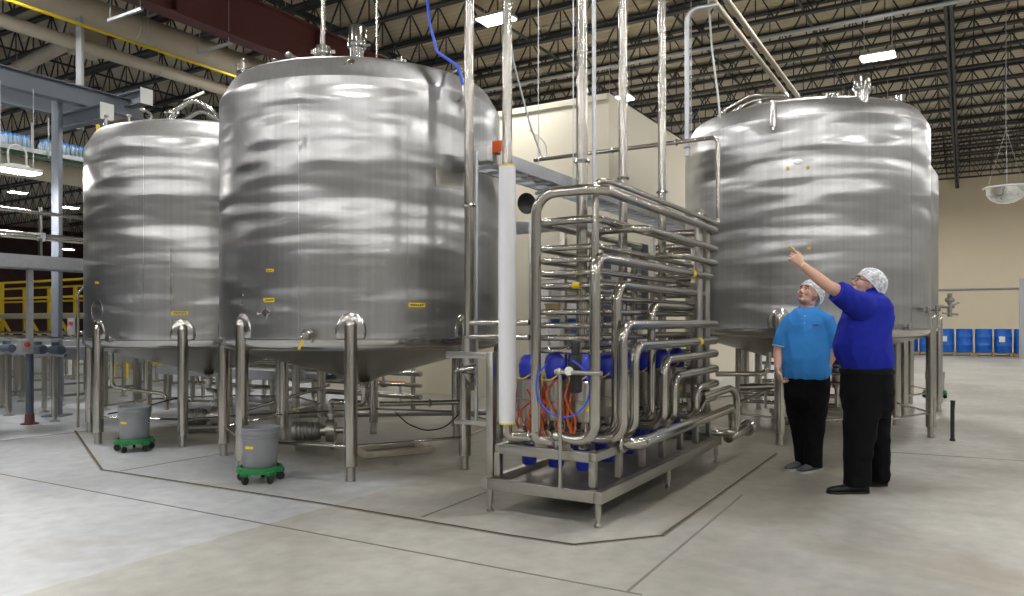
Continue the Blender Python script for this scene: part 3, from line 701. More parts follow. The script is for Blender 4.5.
# valves: three across, six deep
def valve(u, v, k):
    x, y = u-SU0, v-SV0
    m = MB(); m.lathe([(.088,.66), (.092,.67), (.092,.79), (.097,.795), (.097,.805), (.092,.81), (.092,.945), (.08,.955), (0,.955)], 28, (x, y, 0)); b = m.build('valve', M['steel'], SK)
    m = MB(); m.lathe([(.066,.955), (.072,.965), (.078,1.0), (.078,1.06), (.066,1.105), (.04,1.13), (0,1.137)], 24, (x, y, 0)); m.build('actuator_cap', M['blue'], b, sharp=60)
    m = MB(); m.lathe([(.02,.46), (.05,.46), (.05,.50), (.07,.50), (.07,.515), (.05,.52), (.06,.55), (.06,.58), (.035,.6), (.03,.66)], 20, (x, y, 0)); m.build('valve_housing', M['pipe'], b)
    for j in range(4):
        a = j*PI/2+.6; m = MB(); m.tube([(x+.06*math.cos(a), y+.06*math.sin(a), .56), (x+.06*math.cos(a), y+.06*math.sin(a), .665)], .009, 6); m.build('yoke_rod', M['polished'], b)
    m = MB(); m.lathe([(0,.30), (.05,.305), (.058,.33), (.058,.40), (.04,.415), (.04,.46)], 20, (x, y, 0)); m.build('lower_actuator', M['blue'], b)
    a = -2.35
    m = MB(); c = Vector((x+.0935*math.cos(a), y+.0935*math.sin(a), .76)); R = Rz(a)
    m.add([c+R@Vector((0,-.022,-.02)), c+R@Vector((0,.022,-.02)), c+R@Vector((0,0,.024)), c+R@Vector((.003,-.022,-.02)), c+R@Vector((.003,.022,-.02)), c+R@Vector((.003,0,.024))], [(0,1,2),(3,5,4),(0,3,4,1),(1,4,5,2),(2,5,3,0)], False)
    m.build('warning_triangle', M['ylabel'], b)
    m = MB(); m.tube([(x-.07, y-.05, .99), (x-.11, y-.02, .96), (x-.1, y+.06, .95), (x-.02, y+.11, .97)], .006, 6, .03); m.build('air_line', M['ylabel'], b)
    cl = ('orange', 'red', 'orange')[k % 3]
    m = MB(); m.tube([(x+.02, y+.095, .95), (x+.0, y+.115, .8), (x-.02, y+.12, .66), (x+.03, y+.11, .56)], .007, 6, .05); m.build('signal_cable', M[cl], b)
k = 0
for i in range(6):
    for v in (2.37, 2.60, 2.83):
        valve(4.98+.41*i, v, k); k += 1
for v in (2.37, 2.60, 2.83):
    pipe([(4.85, v, .56), (7.3, v, .56)], .03, 0, 'manifold_pipe')
rc = random.Random(5)
for i in range(16):
    v0 = rc.uniform(2.42, 2.92); u0 = rc.uniform(4.84, 4.90); z0 = rc.uniform(.80, .97); pts = [(u0, v0, z0)]
    for j in range(5):
        pts.append((u0+rc.uniform(-.02, .02), v0+rc.uniform(-.06, .06), z0-(j+1)*(z0-.5)/5))
    m = MB(); m.tube([L_(*q) for q in pts], .0065, 6, .04); m.build('loose_cable', M[rc.choice(['orange','orange','red'])], SK)
# air set with gauge and the blue hose loop on its stand
m = MB(); m.tube([L_(4.58, 2.36, .25), L_(4.58, 2.36, 1.03)], .013, 10); st = m.build('gauge_stand', M['steel'], SK)
m = MB(); m.tube([L_(4.58, 2.40, 1.04), L_(4.58, 2.05, 1.04)], .016, 10); m.ell(L_(4.58, 2.37, 1.04), (.028,.03,.028), None, 12, 8); m.build('air_fitting', M['steel'], st)
m = MB(); m.box(L_(4.70, 2.30, 1.02), (.09, .06, .26)); m.box(L_(4.70, 2.30, 1.19), (.06,.05,.12)); m.build('air_regulator', M['black'], st, bevel=.012)
Qg = Vector((0,0,1)).rotation_difference(Vector((-.86,-.5,0))).to_matrix()
m = MB(); m.lathe([(0,-.02),(.032,-.02),(.034,.012),(.030,.016)], 24, L_(4.57, 2.29, 1.05), Qg); gg = m.build('pressure_gauge', M['polished'], st)
m = MB(); m.lathe([(.030,.013),(0,.0131)], 24, L_(4.57, 2.29, 1.05), Qg); m.build('gauge_dial', M['gauge'], gg)
m = MB(); c = L_(4.60, 2.35, .93); e1 = Vector((.2,-.98,0)); pts = [c + e1*(.19*math.cos(t)) + Vector((0,0,.2*math.sin(t))) for t in [2.2+i*.28 for i in range(20)]]
m.tube(pts, .0065, 8); m.build('air_hose', M['bluehose'], st)
# ------------------------------------------------------------------ risers to the roof
def riser(label, base, z0, z1, r, elbow=None, cl=()):
    t = thing('riser_pipe', label, 'pipe', (base.x, base.y, 0))
    pts = [Vector((0,0,z1)), Vector((0,0,z0))]
    if elbow: pts += [Vector((0,0,z0))+Vector(elbow)]
    m = MB(); m.tube(pts, r, 18, r*2.2); m.build('pipe_run', M['pipe'], t)
    for z in cl: m = MB(); m.ring((0,0,z), r*1.15, r*.35, (0,0,1), 20, 6); m.build('clamp', M['polished'], t)
    return t
b0 = at(469, 300, 6.62); r_ = riser('tall steel riser pipe standing before the right edge of the tall front tank', b0, .88, 8.2, .043, (.02, .25, -.08), (1.0, .93, 2.4))
m = MB(); m.lathe([(.043,1.26),(.06,1.24),(.06,1.1),(.048,1.05),(.048,.95)], 20); m.build('reducer', M['steel'], r_)
m = MB(); m.tube([(.05,-.05,.98),(-.09,-.06,.96)], .02, 10); m.ell((-.1,-.06,.96), (.03,.03,.03), None, 12, 8); m.build('clamp_valve', M['polished'], r_)
m = MB(); m.tube([(.06,.1,.5),(.06,.1,2.9)], .017, 10); m.build('conduit', M['galv'], r_)
b0 = W(4.66, 2.83); r_ = riser('steel riser pipe wrapped in a long white sleeve at the corner of the manifold skid', b0, .60+.4, 8.2, .036, None)
m = MB(); m.lathe([(.037,.655),(.058,.655),(.060,.70),(.064,1.4),(.064,2.0),(.060,2.50),(.037,2.50)], 28); sl = m.build('sleeve', M['white'], r_)
m = MB(); m.ring((0,0,2.505), .052, .008, (0,0,1)); m.build('tape_band', M['ylabel'], sl)
m = MB(); m.ring((0,0,.65), .052, .008, (0,0,1)); m.build('tape_band', M['ylabel'], sl)
b0 = at(582, 300, 5.75); riser('thick steel riser pipe rising through the front of the manifold loops', b0, .70, 8.2, .043, None, (2.6,))
b0 = at(623, 300, 6.42); riser('steel riser pipe rising from the middle of the manifold before the cream room corner', b0, .9, 8.2, .038, None, (2.6,))
b0 = at(662, 300, 7.1); riser('steel riser pipe rising from the inner end of the manifold before the cream room', b0, .9, 8.2, .038, None, (2.6,))
b0 = at(594, 300, 6.45); t = thing('conduit', 'thin grey conduit rising between the two thick risers of the manifold', 'conduit', (b0.x, b0.y, 0))
m = MB(); m.tube([(0,0,1.0),(0,0,8.2)], .018, 10); m.build('conduit_run', M['galv'], t)
m = MB(); m.tube([(.0,-.03,.6),(.0,-.03,2.45),(-.14,-.05,2.52),(-.3,-.02,2.52)], .018, 10, .1); m.build('conduit_branch', M['galv'], t)
b0 = at(687, 300, 9.2); t = thing('conduit', 'slim steel pipe with a hooked top in front of the big tank', 'conduit', (b0.x, b0.y, 0))
m = MB(); zt = at(690, 10, 9.2).z; m.tube([(0,0,3.4),(0,0,zt),(.35,-.1,zt+.02)], .03, 12, .14); m.build('conduit_run', M['galv'], t)
m = MB(); m.ring((0,0,3.5), .034, .01); m.build('clamp', M['polished'], t)
# overhead horizontal header to the skid
pA = W(7.42, 2.05, 3.2); pB = W(7.42, 4.15, 3.2)
pipe_run('overhead_pipe', 'horizontal pipe crossing in front of the cream room above the manifold', [pB, pA+CV*.03, W(7.42, 2.08, 2.41)], .022, .06, clamps=((W(7.42,3.2,3.2),(CV.x,CV.y,0)), (W(7.42,2.5,3.2),(CV.x,CV.y,0))))
# cable tray along the hall
CT = thing('cable_tray', 'galvanised ladder cable tray running from the tall front tank past the cream room', 'cable tray', W(5.75, 3.56, 2.80), TH)
for v in (0, .36): m = MB(); m.box((3.2, v, .05), (6.4, .006, .12)); m.box((3.2, v+(.015 if v == 0 else -.015), .105), (6.4, .03, .006)); m.box((3.2, v+(.015 if v == 0 else -.015), -.008), (6.4, .03, .006)); m.build('side_rail', M['galv'], CT)
for k in range(26): m = MB(); m.box((.1+k*.247, .18, .005), (.035, .35, .022)); m.build('rung', M['galv'], CT)
for u in (1.4, 5.4):
    for v in (-.03, .39): m = MB(); m.tube([(u, v, -.03), (u, v, 5.5)], .006, 6); m.build('hanger_rod', M['galv'], CT)
    m = MB(); m.bar((u, -.06, -.03), (u, .42, -.03), .04, .03); m.build('hanger_strut', M['galv'], CT)
m = MB(); m.tube([(.2,.12,.03),(2,.15,.03),(6.3,.12,.03)], .02, 8); m.tube([(.2,.22,.03),(2,.2,.03),(6.3,.22,.03)], .016, 8); m.build('cable_bundle', M['grey'], CT)
m = MB(); m.box((.06, .05, .16), (.1, .1, .11)); m.build('orange_junction_box', M['orange'], CT, bevel=.008)
m = MB(); m.box((.02, .20, .10), (.16, .2, .14)); m.build('white_junction_box', M['whitep'], CT, bevel=.008)
m = MB(); m.tube([(.3,.05,.0),(.22,.02,-.12),(.1,-.06,-.25),(.1,-.08,-1.6)], .014, 8, .08); m.build('drop_cable', M['rubber'], CT)
# channel beam crossing behind the manifold
m = MB(); a_ = at(508, 229, 8.9); b_ = at(606, 221, 8.5)
m.bar(a_, b_, .08, .14); tag(m.build('support_channel', M['galv'], None, bevel=.008), 'galvanised channel crossing behind the top of the manifold loops', 'support beam')
m = MB(); t = thing('wall_speaker', 'dark round horn unit on the cream wall behind the cable tray', 'horn', at(530, 203, 12.2))
m.lathe([(0,-.10),(.07,-.10),(.08,.0),(.16,.10),(.17,.115),(.12,.07),(0,.03)], 24, (0,0,0), Vector((0,0,1)).rotation_difference(Vector((-.5,-.85,-.2))).to_matrix()); m.build('horn', M['black'], t, sharp=60)
m = MB(); m.box((.02, .15, 0), (.08, .3, .08)); m.build('bracket', M['grey'], t)
# electrical box seen between the loops
eb = thing('control_box', 'dark control cabinet with an orange lamp behind the manifold loops', 'control cabinet', W(8.9, 3.75, 0), TH)
m = MB(); m.box((0,0,1.85), (.25,.7,1.0)); m.build('cabinet', M['motor'], eb, bevel=.012)
for s in (-.28, .28): m = MB(); m.bar((0,s,0),(0,s,1.35),.06,.06,(1,0,0)); m.build('leg', M['galv'], eb)
m = MB(); m.ell((-.15,.22,2.1), (.04,.04,.05), None, 14, 10); m.build('orange_lamp', M['orange'], eb)
m = MB(); m.box((-.13,-.1,1.9), (.012,.3,.4)); m.build('door_panel', M['grey'], eb, bevel=.004)

# shelf with bins behind the manifold, against the cream room
sq = at(556, 322, 12.0); su, sv = UV(sq); su = ru-.35
SH = thing('storage_shelf', 'small steel shelf unit against the cream room wall behind the manifold loops', 'shelf', W(su, sv, 0), TH)
for s in (-.55, .55):
    for d_ in (-.2, .2): m = MB(); m.bar((d_, s, 0), (d_, s, 2.0), .04, .04, (1,0,0)); m.build('post', M['galv'], SH)
for z in (.45, .95, 1.45, 1.95): m = MB(); m.box((0,0,z), (.42, 1.1, .03)); m.build('shelf_board', M['curb'], SH)
def bin_(v, z, w_, h, mt, lb, name='storage_bin', cat='bin'):
    t = thing(name, lb, cat, W(su, sv, z) + CV*v, TH)
    m = MB(); m.add([(-.17,-w_/2*.9,0),(.17,-w_/2*.9,0),(.17,w_/2*.9,0),(-.17,w_/2*.9,0),(-.19,-w_/2,h),(.19,-w_/2,h),(.19,w_/2,h),(-.19,w_/2,h)],[(0,3,2,1),(0,1,5,4),(1,2,6,5),(2,3,7,6),(3,0,4,7),(4,5,6,7)],False); m.build('box_body', M[mt], t, bevel=.008)
    m = MB(); m.box((0,0,h-.01),(.40,w_+.02,.025)); m.build('rim', M[mt], t)
bin_(-.3, 1.467, .24, .3, 'yellow', 'yellow bin on the upper shelf behind the manifold loops')
bin_(-.02, 1.467, .26, .26, 'whitep', 'white box beside the yellow bin on the upper shelf')
bin_(.3, 1.467, .26, .22, 'wood', 'brown carton on the upper shelf behind the manifold loops', 'carton', 'box')
bin_(-.25, .967, .3, .28, 'drum', 'blue bin on the middle shelf behind the manifold loops')
bin_(.2, .967, .3, .3, 'whitep', 'white box on the middle shelf behind the manifold loops')
# ------------------------------------------------------------------ overhead runs at the left
def along(name, label, cat, v, z, r, u0, u1, m_, sup=True):
    t = thing(name, label, cat, W(u0, v, z), TH)
    m = MB(); m.tube([(0,0,0), (u1-u0,0,0)], r, 18); m.build('run', M[m_], t)
    k = 1.5
    while sup and k < u1-u0:
        m = MB(); m.tube([(k,0,r),(k,0,7.6-z if z < 7.5 else 8.3-z)], .008, 6); m.build('hanger_rod', M['galv'], t)
        if r > .1: m = MB(); m.ring((k,0,0), r, .012, (1,0,0)); m.build('strap', M['galv'], t)
        k += 4
    return t
DUV = UV(at(92, 13, 13.5)); along('air_duct', 'wide round beige duct under the roof above the left tank', 'duct', DUV[1], at(92,13,13.5).z, .26, 3, 38.5, 'duct')
yv = UV(at(100, 31, 13.15)); along('gas_pipe', 'yellow gas pipe running beneath the wide beige duct', 'pipe', yv[1], at(100,31,13.15).z, .028, 3, 38.5, 'yellow')
yv = UV(at(150, 62, 15.5)); along('air_duct', 'slim beige duct running below the yellow gas pipe', 'duct', yv[1], at(150,62,15.5).z, .11, 14.0, 38.5, 'duct')
a_ = at(0, 20, 12.85); yv = UV(a_); along('air_duct', 'beige duct entering at the upper edge above the slate monorail beams', 'duct', yv[1], a_.z, .12, 4, 13.6, 'duct')
t = thing('air_duct', 'beige branch duct angling down away from the box joint', 'duct', at(78, 38, 14.4))
q = at(78, 38, 14.4); m = MB(); m.tube([Vector((0,0,0)), at(0, 77, 14.4*1.22)-q], .13, 18); m.build('run', M['duct'], t)
m = MB(); m.box((.12,.1,.02), (.5,.5,.62), Rz(TH)); m.build('box_joint', M['duct'], t, bevel=.02)
t = thing('roof_post', 'slim steel post dropping from the roof past the duct joint', 'post', at(80, 70, 13.2))
q = at(80, 70, 13.2); m = MB(); z0 = at(80,130,13.2).z-q.z; m.bar((0,0,z0),(0,0,8.2-q.z),.10,.10,(1,0,0)); m.build('post', M['grey'], t, bevel=.01)
for k, (px, py, Y, lb) in enumerate(((125, 15, 12.0, 'hanging galvanised strut above the left tank'), (214, 48, 13.6, 'hanging galvanised strut beside the tall front tank top'), (560, 23, 17.0, 'hanging white strut between the tall risers'))):
    p = at(px, py, Y); t = thing('hanging_strut', lb, 'strut', p, TH)
    m = MB(); m.bar((0,-.45,0),(0,.45,0),.05,.045); m.build('strut', M['galv'], t)
    for s in (-.4,.4): m = MB(); m.tube([(0,s,0),(0,s,8.3-p.z)], .007, 6); m.build('hanger_rod', M['galv'], t)
# long pipes under the right roof
t = thing('sprinkler_pipe', 'long pale conduit crossing under the roof joists above the cream room', 'pipe', W(14, 1.5, 6.5), TH)
m = MB(); m.tube([(0,-8,0),(0,8.6,0)], .035, 10); m.build('run', M['galv'], t)
for v in (-7,-3.5,0,3.5,7): m = MB(); m.tube([(0,v,0),(0,v,1.85)], .008, 6); m.build('hanger_rod', M['galv'], t); m = MB(); m.ring((0,v,0), .038, .012, (0,1,0)); m.build('clamp', M['galv'], t)
for k, d_ in enumerate((0, .16)):
    p = at(750, 48, 11.6)+CV*-d_; uu, vv = UV(p)
    t = along('roof_pipe', ['slanting pale pipe coming down the roof toward the tank behind the men', 'second pale pipe beside the slanting roof pipe near that tank'][k], 'pipe', vv, p.z, .04, uu-4, uu+3.0, 'duct', False)
for k, (u, v, lb) in enumerate(((9.2, 14, 'brown pipe crossing the roof over the left tank'),)):
    t = thing('roof_pipe', lb, 'pipe', W(u, v, 7.3), TH); m = MB(); m.tube([(0,-9,0),(0,7,0)], .05, 10); m.build('run', M['maroon'], t)
    for vv in (-6,0,5): m = MB(); m.tube([(0,vv,0),(0,vv,1)], .008, 6); m.build('hanger_rod', M['galv'], t)
def cable(label, pts, r=.01, m_='pvc'):
    m = MB(); m.tube(pts, r, 8, .5); tag(m.build('hanging_cable', M[m_], None), label, 'cable')
cable('pale cable hanging from the roof to the end of the overhead pipe', [at(505, -20, 9.5), at(513, 60, 9.5), at(530, 125, 9.6), at(543, 160, 9.7)], .012, 'galv')
cable('white cable drooping to the tank behind the men', [at(707, -20, 9.2), at(712, 50, 9.2), at(718, 95, 8.95), at(720, 118, 8.9)], .013)
cable('blue air hose looping over the right shoulder of the tall front tank', [at(425, -30, 8.2), at(429, 20, 8.0), at(437, 52, 7.5), at(458, 66, 6.75), at(463, 84, 6.72)], .014, 'bluehose')
cable('thin white wire on the cream room wall above the cable tray', [at(529, 130, 12.3), at(546, 142, 12.3), at(547, 158, 12.3)], .01)
# convex mirror
mp = at(1006, 188, 13.0); t = thing('dome_mirror', 'half dome mirror hanging by the tan end wall', 'mirror', mp)
m = MB(); m.lathe([(.0,-.28),(.12,-.265),(.24,-.2),(.31,-.1),(.33,0)], 36); m.build('dome', M['mirror'], t, sharp=80)
m = MB(); m.ring((0,0,0), .33, .018, (0,0,1), 36); m.build('rim', M['whitep'], t)
m = MB(); m.lathe([(.33,.0),(.2,.03),(0,.04)], 36); m.build('back_plate', M['grey'], t)
for k in range(3): a = k*2*PI/3; m = MB(); m.tube([(.32*math.cos(a), .32*math.sin(a), 0), (0,0,1.0)], .004, 6); m.build('hanging_wire', M['galv'], t)
m = MB(); m.tube([(0,0,1.0),(0,0,8.3-mp.z)], .005, 6); m.build('hanging_wire', M['galv'], t)
# conduit on the end wall, steel upright at the edge
p = at(985, 289, 33.0); t = thing('wall_conduit', 'thin conduit running level along the tan end wall', 'conduit', W(U1-.06, UV(p)[1], p.z), TH)
m = MB(); m.tube([(0,-8,0),(0,6,0)], .045, 8); m.build('run', M['grey'], t)
ep = at(1024, 353, 28); t = thing('steel_upright', 'dark grey steel upright at the edge before the tan end wall', 'post', (ep.x, ep.y, 0), TH)
m = MB(); m.box((0,0,1.5), (.25,.3,3.0)); m.build('post', M['grey'], t); m = MB(); m.box((0,0,.02), (.5,.5,.04)); m.build('base_plate', M['grey'], t)
# drums on pallets along the end wall
dm = MB(); dm.lathe([(0,.0),(.27,.0),(.29,.02),(.295,.28),(.305,.30),(.295,.32),(.295,.62),(.305,.64),(.295,.66),(.29,.91),(.295,.93),(.295,.95),(.275,.95),(.27,.93),(0,.93)], 28)
def drum_proto(loc):
    t = thing('plastic_drum', '', 'drum', loc, 0, 'blue drums along the end wall')
    dm.build('barrel', M['drum'], t)
    for s in (-.13,.13): m = MB(); m.lathe([(0.0,.925),(.035,.925),(.035,.955),(0,.958)], 12, (s,0,0)); m.build('bung', M['drum'], t)
    return t
def pallet(loc, lb):
    t = thing('wooden_pallet', lb, 'pallet', loc, TH, 'pallets along the end wall')
    for k in range(6): m = MB(); m.box((-.55+k*.22,0,.13),(.14,1.3,.022)); m.build('deck_board', M['wood'], t)
    for v in (-.6,0,.6): m = MB(); m.box((0,v,.07),(1.22,.1,.095)); m.build('stringer', M['wood'], t)
    for k in (-.5,0,.5): m = MB(); m.box((k,0,.011),(.14,1.3,.02)); m.build('bottom_board', M['wood'], t)
    return t
proto = None; names = ['first', 'second', 'third', 'fourth', 'fifth', 'sixth', 'seventh', 'eighth', 'ninth', 'tenth']
DU = 36.2; pv0 = UV(at(1018, 340, 30))[1]
for k in range(5):
    v = -12.5+.0
k = 0; cnt = 0
v_hi = UV(at(900, 340, (DU)/(CU.y+CU.x*(900-512)/FPX)))[1]; v_lo = UV(at(1030, 340, (DU)/(CU.y+CU.x*(1030-512)/FPX)))[1]
npal = int((v_hi-v_lo)/1.33)+1
for i in range(npal):
    vc = v_hi-.7-i*1.33
    pallet(W(DU, vc), f'wooden pallet under drums by the end wall, {names[i]} from the tank legs')
    for s in (.33, -.33):
        for j, du in enumerate((-.3, .31)):
            if cnt >= 20: continue
            lb = ('front' if j == 0 else 'back') + f' row blue drum, number {["one","two","three","four","five","six","seven","eight","nine","ten","eleven","twelve"][i*2+(0 if s>0 else 1)]} from the tank legs'
            loc = W(DU+du, vc+s, .145)
            if proto is None: proto = drum_proto(loc); proto['label'] = lb; dd = proto
            else: dd = dup(proto, loc, .2*i, lb)
            if j == 0 and (i*2+(s<0)) in (2, 5, 7):
                Rf = Rz(TH+PI)
                m = MB(); m.box(Rz(TH) @ Vector((-.298, .05, .55)), (.006,.2,.22), Rz(TH)); o = m.build('paper_label', M['whitep'], dd); o.rotation_euler = (0,0,-dd.rotation_euler.z)
            cnt += 1
# black rod standing on the floor
bp_ = ground(952.5, 441); t = thing('floor_rod', 'short black rod standing on the floor past the big tank legs', 'rod', (bp_.x, bp_.y, 0))
m = MB(); m.tube([(0,0,0),(.0,0,.36),(.005,0,.47)], [.022,.022,.026], 12); m.build('rod', M['rubber'], t); m = MB(); m.lathe([(0,0),(.03,0),(.03,.02),(.022,.03)], 14); m.build('foot', M['rubber'], t)
# ------------------------------------------------------------------ bottling area at the left
def ibeam(m, a, b, h=.22, w=.16, t=.014):
    a = Vector(a); b = Vector(b)
    m.bar(a, b, t, h); m.bar(a+Vector((0,0,h/2)), b+Vector((0,0,h/2)), w, t); m.bar(a-Vector((0,0,h/2)), b-Vector((0,0,h/2)), w, t)
p = at(56, 90, 10.9); bu, bv = UV(p)
m = MB(); ibeam(m, W(bu-4, bv, p.z), W(bu+1.35, bv, p.z), .26); tag(m.build('monorail_beam', M['beam'], None), 'long slate steel beam at the upper edge ahead of the left tank', 'beam')
p2 = at(60, 108, 12.4); bu2, bv2 = UV(p2)
m = MB(); ibeam(m, W(bu2-4, bv2, p2.z), W(bu2+3.2, bv2, p2.z), .26); tag(m.build('monorail_beam', M['beam'], None), 'slate steel beam running just behind and below the long one', 'beam')
for k, (px, py, Y, lb) in enumerate(((125, 102, 11.9, 'short slate cross beam ending over the left tank'), (85, 117, 11.2, 'short slate cross beam below the long slate beam'))):
    q = at(px, py, Y); u, v = UV(q); m = MB(); ibeam(m, W(u, v-.55, q.z), W(u, v+.75, q.z), .2)
    o = m.build('cross_beam', M['beam'], None); tag(o, lb, 'beam')
    m = MB(); e = W(u, v-.56, q.z); m.box(e, (.2,.012,.24), Rz(TH)); m.build('end_plate', M['whitep'], o)
m = MB(); q = ground(57, 416); m.bar((q.x,q.y,.02),(q.x,q.y,p2.z-.2),.11,.11,(1,0,0)); m.box((q.x,q.y,.01),(.3,.3,.02)); tag(m.build('support_column', M['beam'], None, bevel=.01), 'slate steel column standing behind the bottle line, left of the left tank', 'column')
# overhead conveyor with shrink packs
cp = at(40, 156, 12.6); cu, cv = UV(cp)
OC = thing('bottle_conveyor', 'overhead conveyor carrying shrink wrapped bottle packs', 'conveyor', W(cu, cv, cp.z), TH)
for s in (-.22,.22): m = MB(); m.box((0,s,.02),(7,.03,.07)); m.build('side_frame', M['galv'], OC)
m = MB(); m.box((0,0,.04),(7,.40,.02)); m.build('belt', M['green'], OC)
for k in range(5):
    for s in (-.26,.26): m = MB(); m.tube([(-2.8+k*1.4,s,-.07),(-2.8+k*1.4,s,p2.z-cp.z-.15)], .012, 8); m.build('hanger_rod', M['galv'], OC)
m = MB(); m.box((0,.24,-.20),(7,.02,.34)); m.build('drip_guard', M['curb'], OC)
def pack(u, v, z, lb):
    t = thing('bottle_pack', lb, 'bottle pack', W(u, v, z), TH, 'shrink packs on the overhead conveyor')
    bm_ = MB(); bm_.lathe([(0,0),(.03,0),(.033,.01),(.033,.12),(.028,.15),(.013,.185),(.013,.2)], 12); me = bm_.mesh('bottle', M['bottle'])
    cm = MB(); cm.lathe([(.0155,.195),(.0155,.222),(0,.223)], 10); ce_ = cm.mesh('bottle_cap', M['cap'])
    for i in range(6):
        for j in range(4):
            b = bpy.data.objects.new('bottle', me); col.objects.link(b); b.parent = t; b.location = (-.17+i*.068, -.102+j*.068, 0)
            c = bpy.data.objects.new('bottle_cap', ce_); col.objects.link(c); c.parent = b
    return t
cz = cp.z+.052
du = lambda px, py: UV(at(px, py, 11.0))[0]
for k, (px, lb) in enumerate(((14, 'shrink pack of blue capped bottles at the outer end of the overhead conveyor'), (54, 'middle shrink pack of blue capped bottles on the overhead conveyor'), (79, 'shrink pack of bottles next to the left tank on the overhead conveyor'))):
    # the point on the conveyor line seen at this column
    d = Vector(((px-512)/FPX, 1, 0)); n = CV; tt = cv/(d.x*n.x+d.y*n.y); q = d*tt; pack(UV(q)[0], cv, cz, lb)
# guide rail conveyor
gp = at(38, 262, 10.1); gu, gv = UV(gp)
GC = thing('rail_conveyor', 'raised conveyor with twin tubular guide rails beside the left tank', 'conveyor', W(gu, gv, 0), TH)
zb_ = gp.z
for s in (0, .42): m = MB(); m.box((-1.5, s, zb_), (9, .04, .17)); m.build('side_frame', M['galv'], GC)
m = MB(); m.box((-1.5, .21, zb_+.05), (9, .36, .02)); m.build('belt', M['grey'], GC)
for s, zz_ in ((0, .36), (0, .66), (.42, .72), (.42, .36)): m = MB(); m.tube([(-6, s, zb_+zz_), (3, s, zb_+zz_)], .026, 12); m.build('guide_rail', M['pipe'], GC)
for k in range(4):
    for s in (0,.42):
        m = MB(); m.bar((-4.6+k*1.55+s*.5, s+.04, zb_), (-4.6+k*1.55+s*.5, s+.04, zb_+.74), .05,.03,(1,0,0)); po = m.build('rail_post', M['pipe'], GC)
        m = MB(); m.box((-4.6+k*1.55+s*.5, s+.01, zb_+.36),(.07,.08,.07)); m.build('rail_clamp', M['galv'], po)
for k in (-3.4, 0.0):
    m = MB(); m.bar((k,.21,.12),(k,.21,zb_-.08),.065,.065,(1,0,0)); lg = m.build('leg', M['galv'], GC)
    m = MB(); m.tube([(k,.21,.0),(k,.21,.95)], .048, 12); m.build('leg_sleeve', M['motor'], lg)
    m = MB(); m.lathe([(0,0),(.11,0),(.11,.012),(.062,.025),(.055,.14),(0,.14)], 16, (k,.21,0)); m.build('foot', M['maroon'], lg)
m = MB(); m.box((-.12,.13,1.05),(.10,.14,.16)); sb_ = m.build('switch_box', M['grey'], GC, bevel=.01)
m = MB(); m.lathe([(0,-.06),(.03,-.045),(.03,0),(0,0)], 14, (-.12,.055,1.08), Matrix.Rotation(-PI/2,3,'X')); m.build('stop_button', M['red'], sb_)
# low conveyors with motors
def low_conv(u, v0, v1, z, lb, mot=(), belt='grey', wd=.5, rails=True, leg=1.25):
    t = thing('low_conveyor', lb, 'conveyor', W(u, v0), TH); L0 = v1-v0
    for s in (-wd/2, wd/2):
        m = MB(); m.box((s, L0/2, z-.05), (.03, L0, .14)); m.build('side_frame', M['galv'], t)
        if rails: m = MB(); m.tube([(s, 0, z+.14), (s, L0, z+.14)], .014, 8); m.build('guide_rail', M['pipe'], t)
    m = MB(); m.box((0, L0/2, z), (wd-.04, L0, .02)); m.build('belt', M[belt], t)
    k = .2
    while k < L0:
        for s in (-wd/2, wd/2):
            m = MB(); m.bar((s,k,.06),(s,k,z-.1),.055,.055,(1,0,0)); lg = m.build('leg', M['steel'], t)
            m = MB(); m.lathe([(0,0),(.07,0),(.07,.012),(.02,.025),(.02,.07)], 12, (s,k,0)); m.build('foot', M['steel'], lg)
        m = MB(); m.bar((-wd/2,k,.35),(wd/2,k,.35),.035,.035); m.build('cross_tie', M['steel'], t); k += leg
    for (mv, sgn) in mot:
        Q = Vector((0,0,1)).rotation_difference(Vector((0,1,0))).to_matrix()
        m = MB(); m.lathe([(0,-.16),(.058,-.15),(.066,-.13),(.066,.05),(.05,.07),(.05,.12),(0,.13)], 20, (sgn*(wd/2+.10), mv, z-.02), Q); o = m.build('drive_motor', M['motor'], t)
        m = MB(); m.box((sgn*(wd/2+.10), mv, z+.06), (.07,.09,.06)); m.build('terminal_box', M['motor'], o, bevel=.01)
    return t
u_, v_ = UV(ground(28, 423))
low_conv(u_+.53, v_-.35, v_+6, 1.02, 'low steel bottle conveyor with dark motors at the left edge', ((.45, -1), (.0, -1), (1.3,-1)))
u_, v_ = UV(ground(75, 410)); low_conv(u_+.5, v_-.6, v_+5, 1.05, 'low steel conveyor right behind the guide rail conveyor', ((.3, -1),))
u_, v_ = UV(ground(50, 392)); low_conv(u_, v_-3.5, v_+8, .8, 'low conveyor further back with pale guide rails', ((6, -1), (2.5, -1)))
u_, v_ = UV(ground(170, 402)); low_conv(u_, v_-3, v_+.02, .62, 'low grey conveyor on legs behind the left tank', (), 'grey', .45)
u_, v_ = UV(ground(280, 404)); low_conv(u_+.4, v_-1.6, v_+1.6, .5, 'low grey conveyor seen under the tall front tank', ((.6,-1),), 'grey', .45)
u_, v_ = UV(ground(180, 385)); low_conv(u_, v_-4, v_+6, 1.0, 'distant conveyor seen between the legs of the left tank', ((3,-1),(5,-1)))
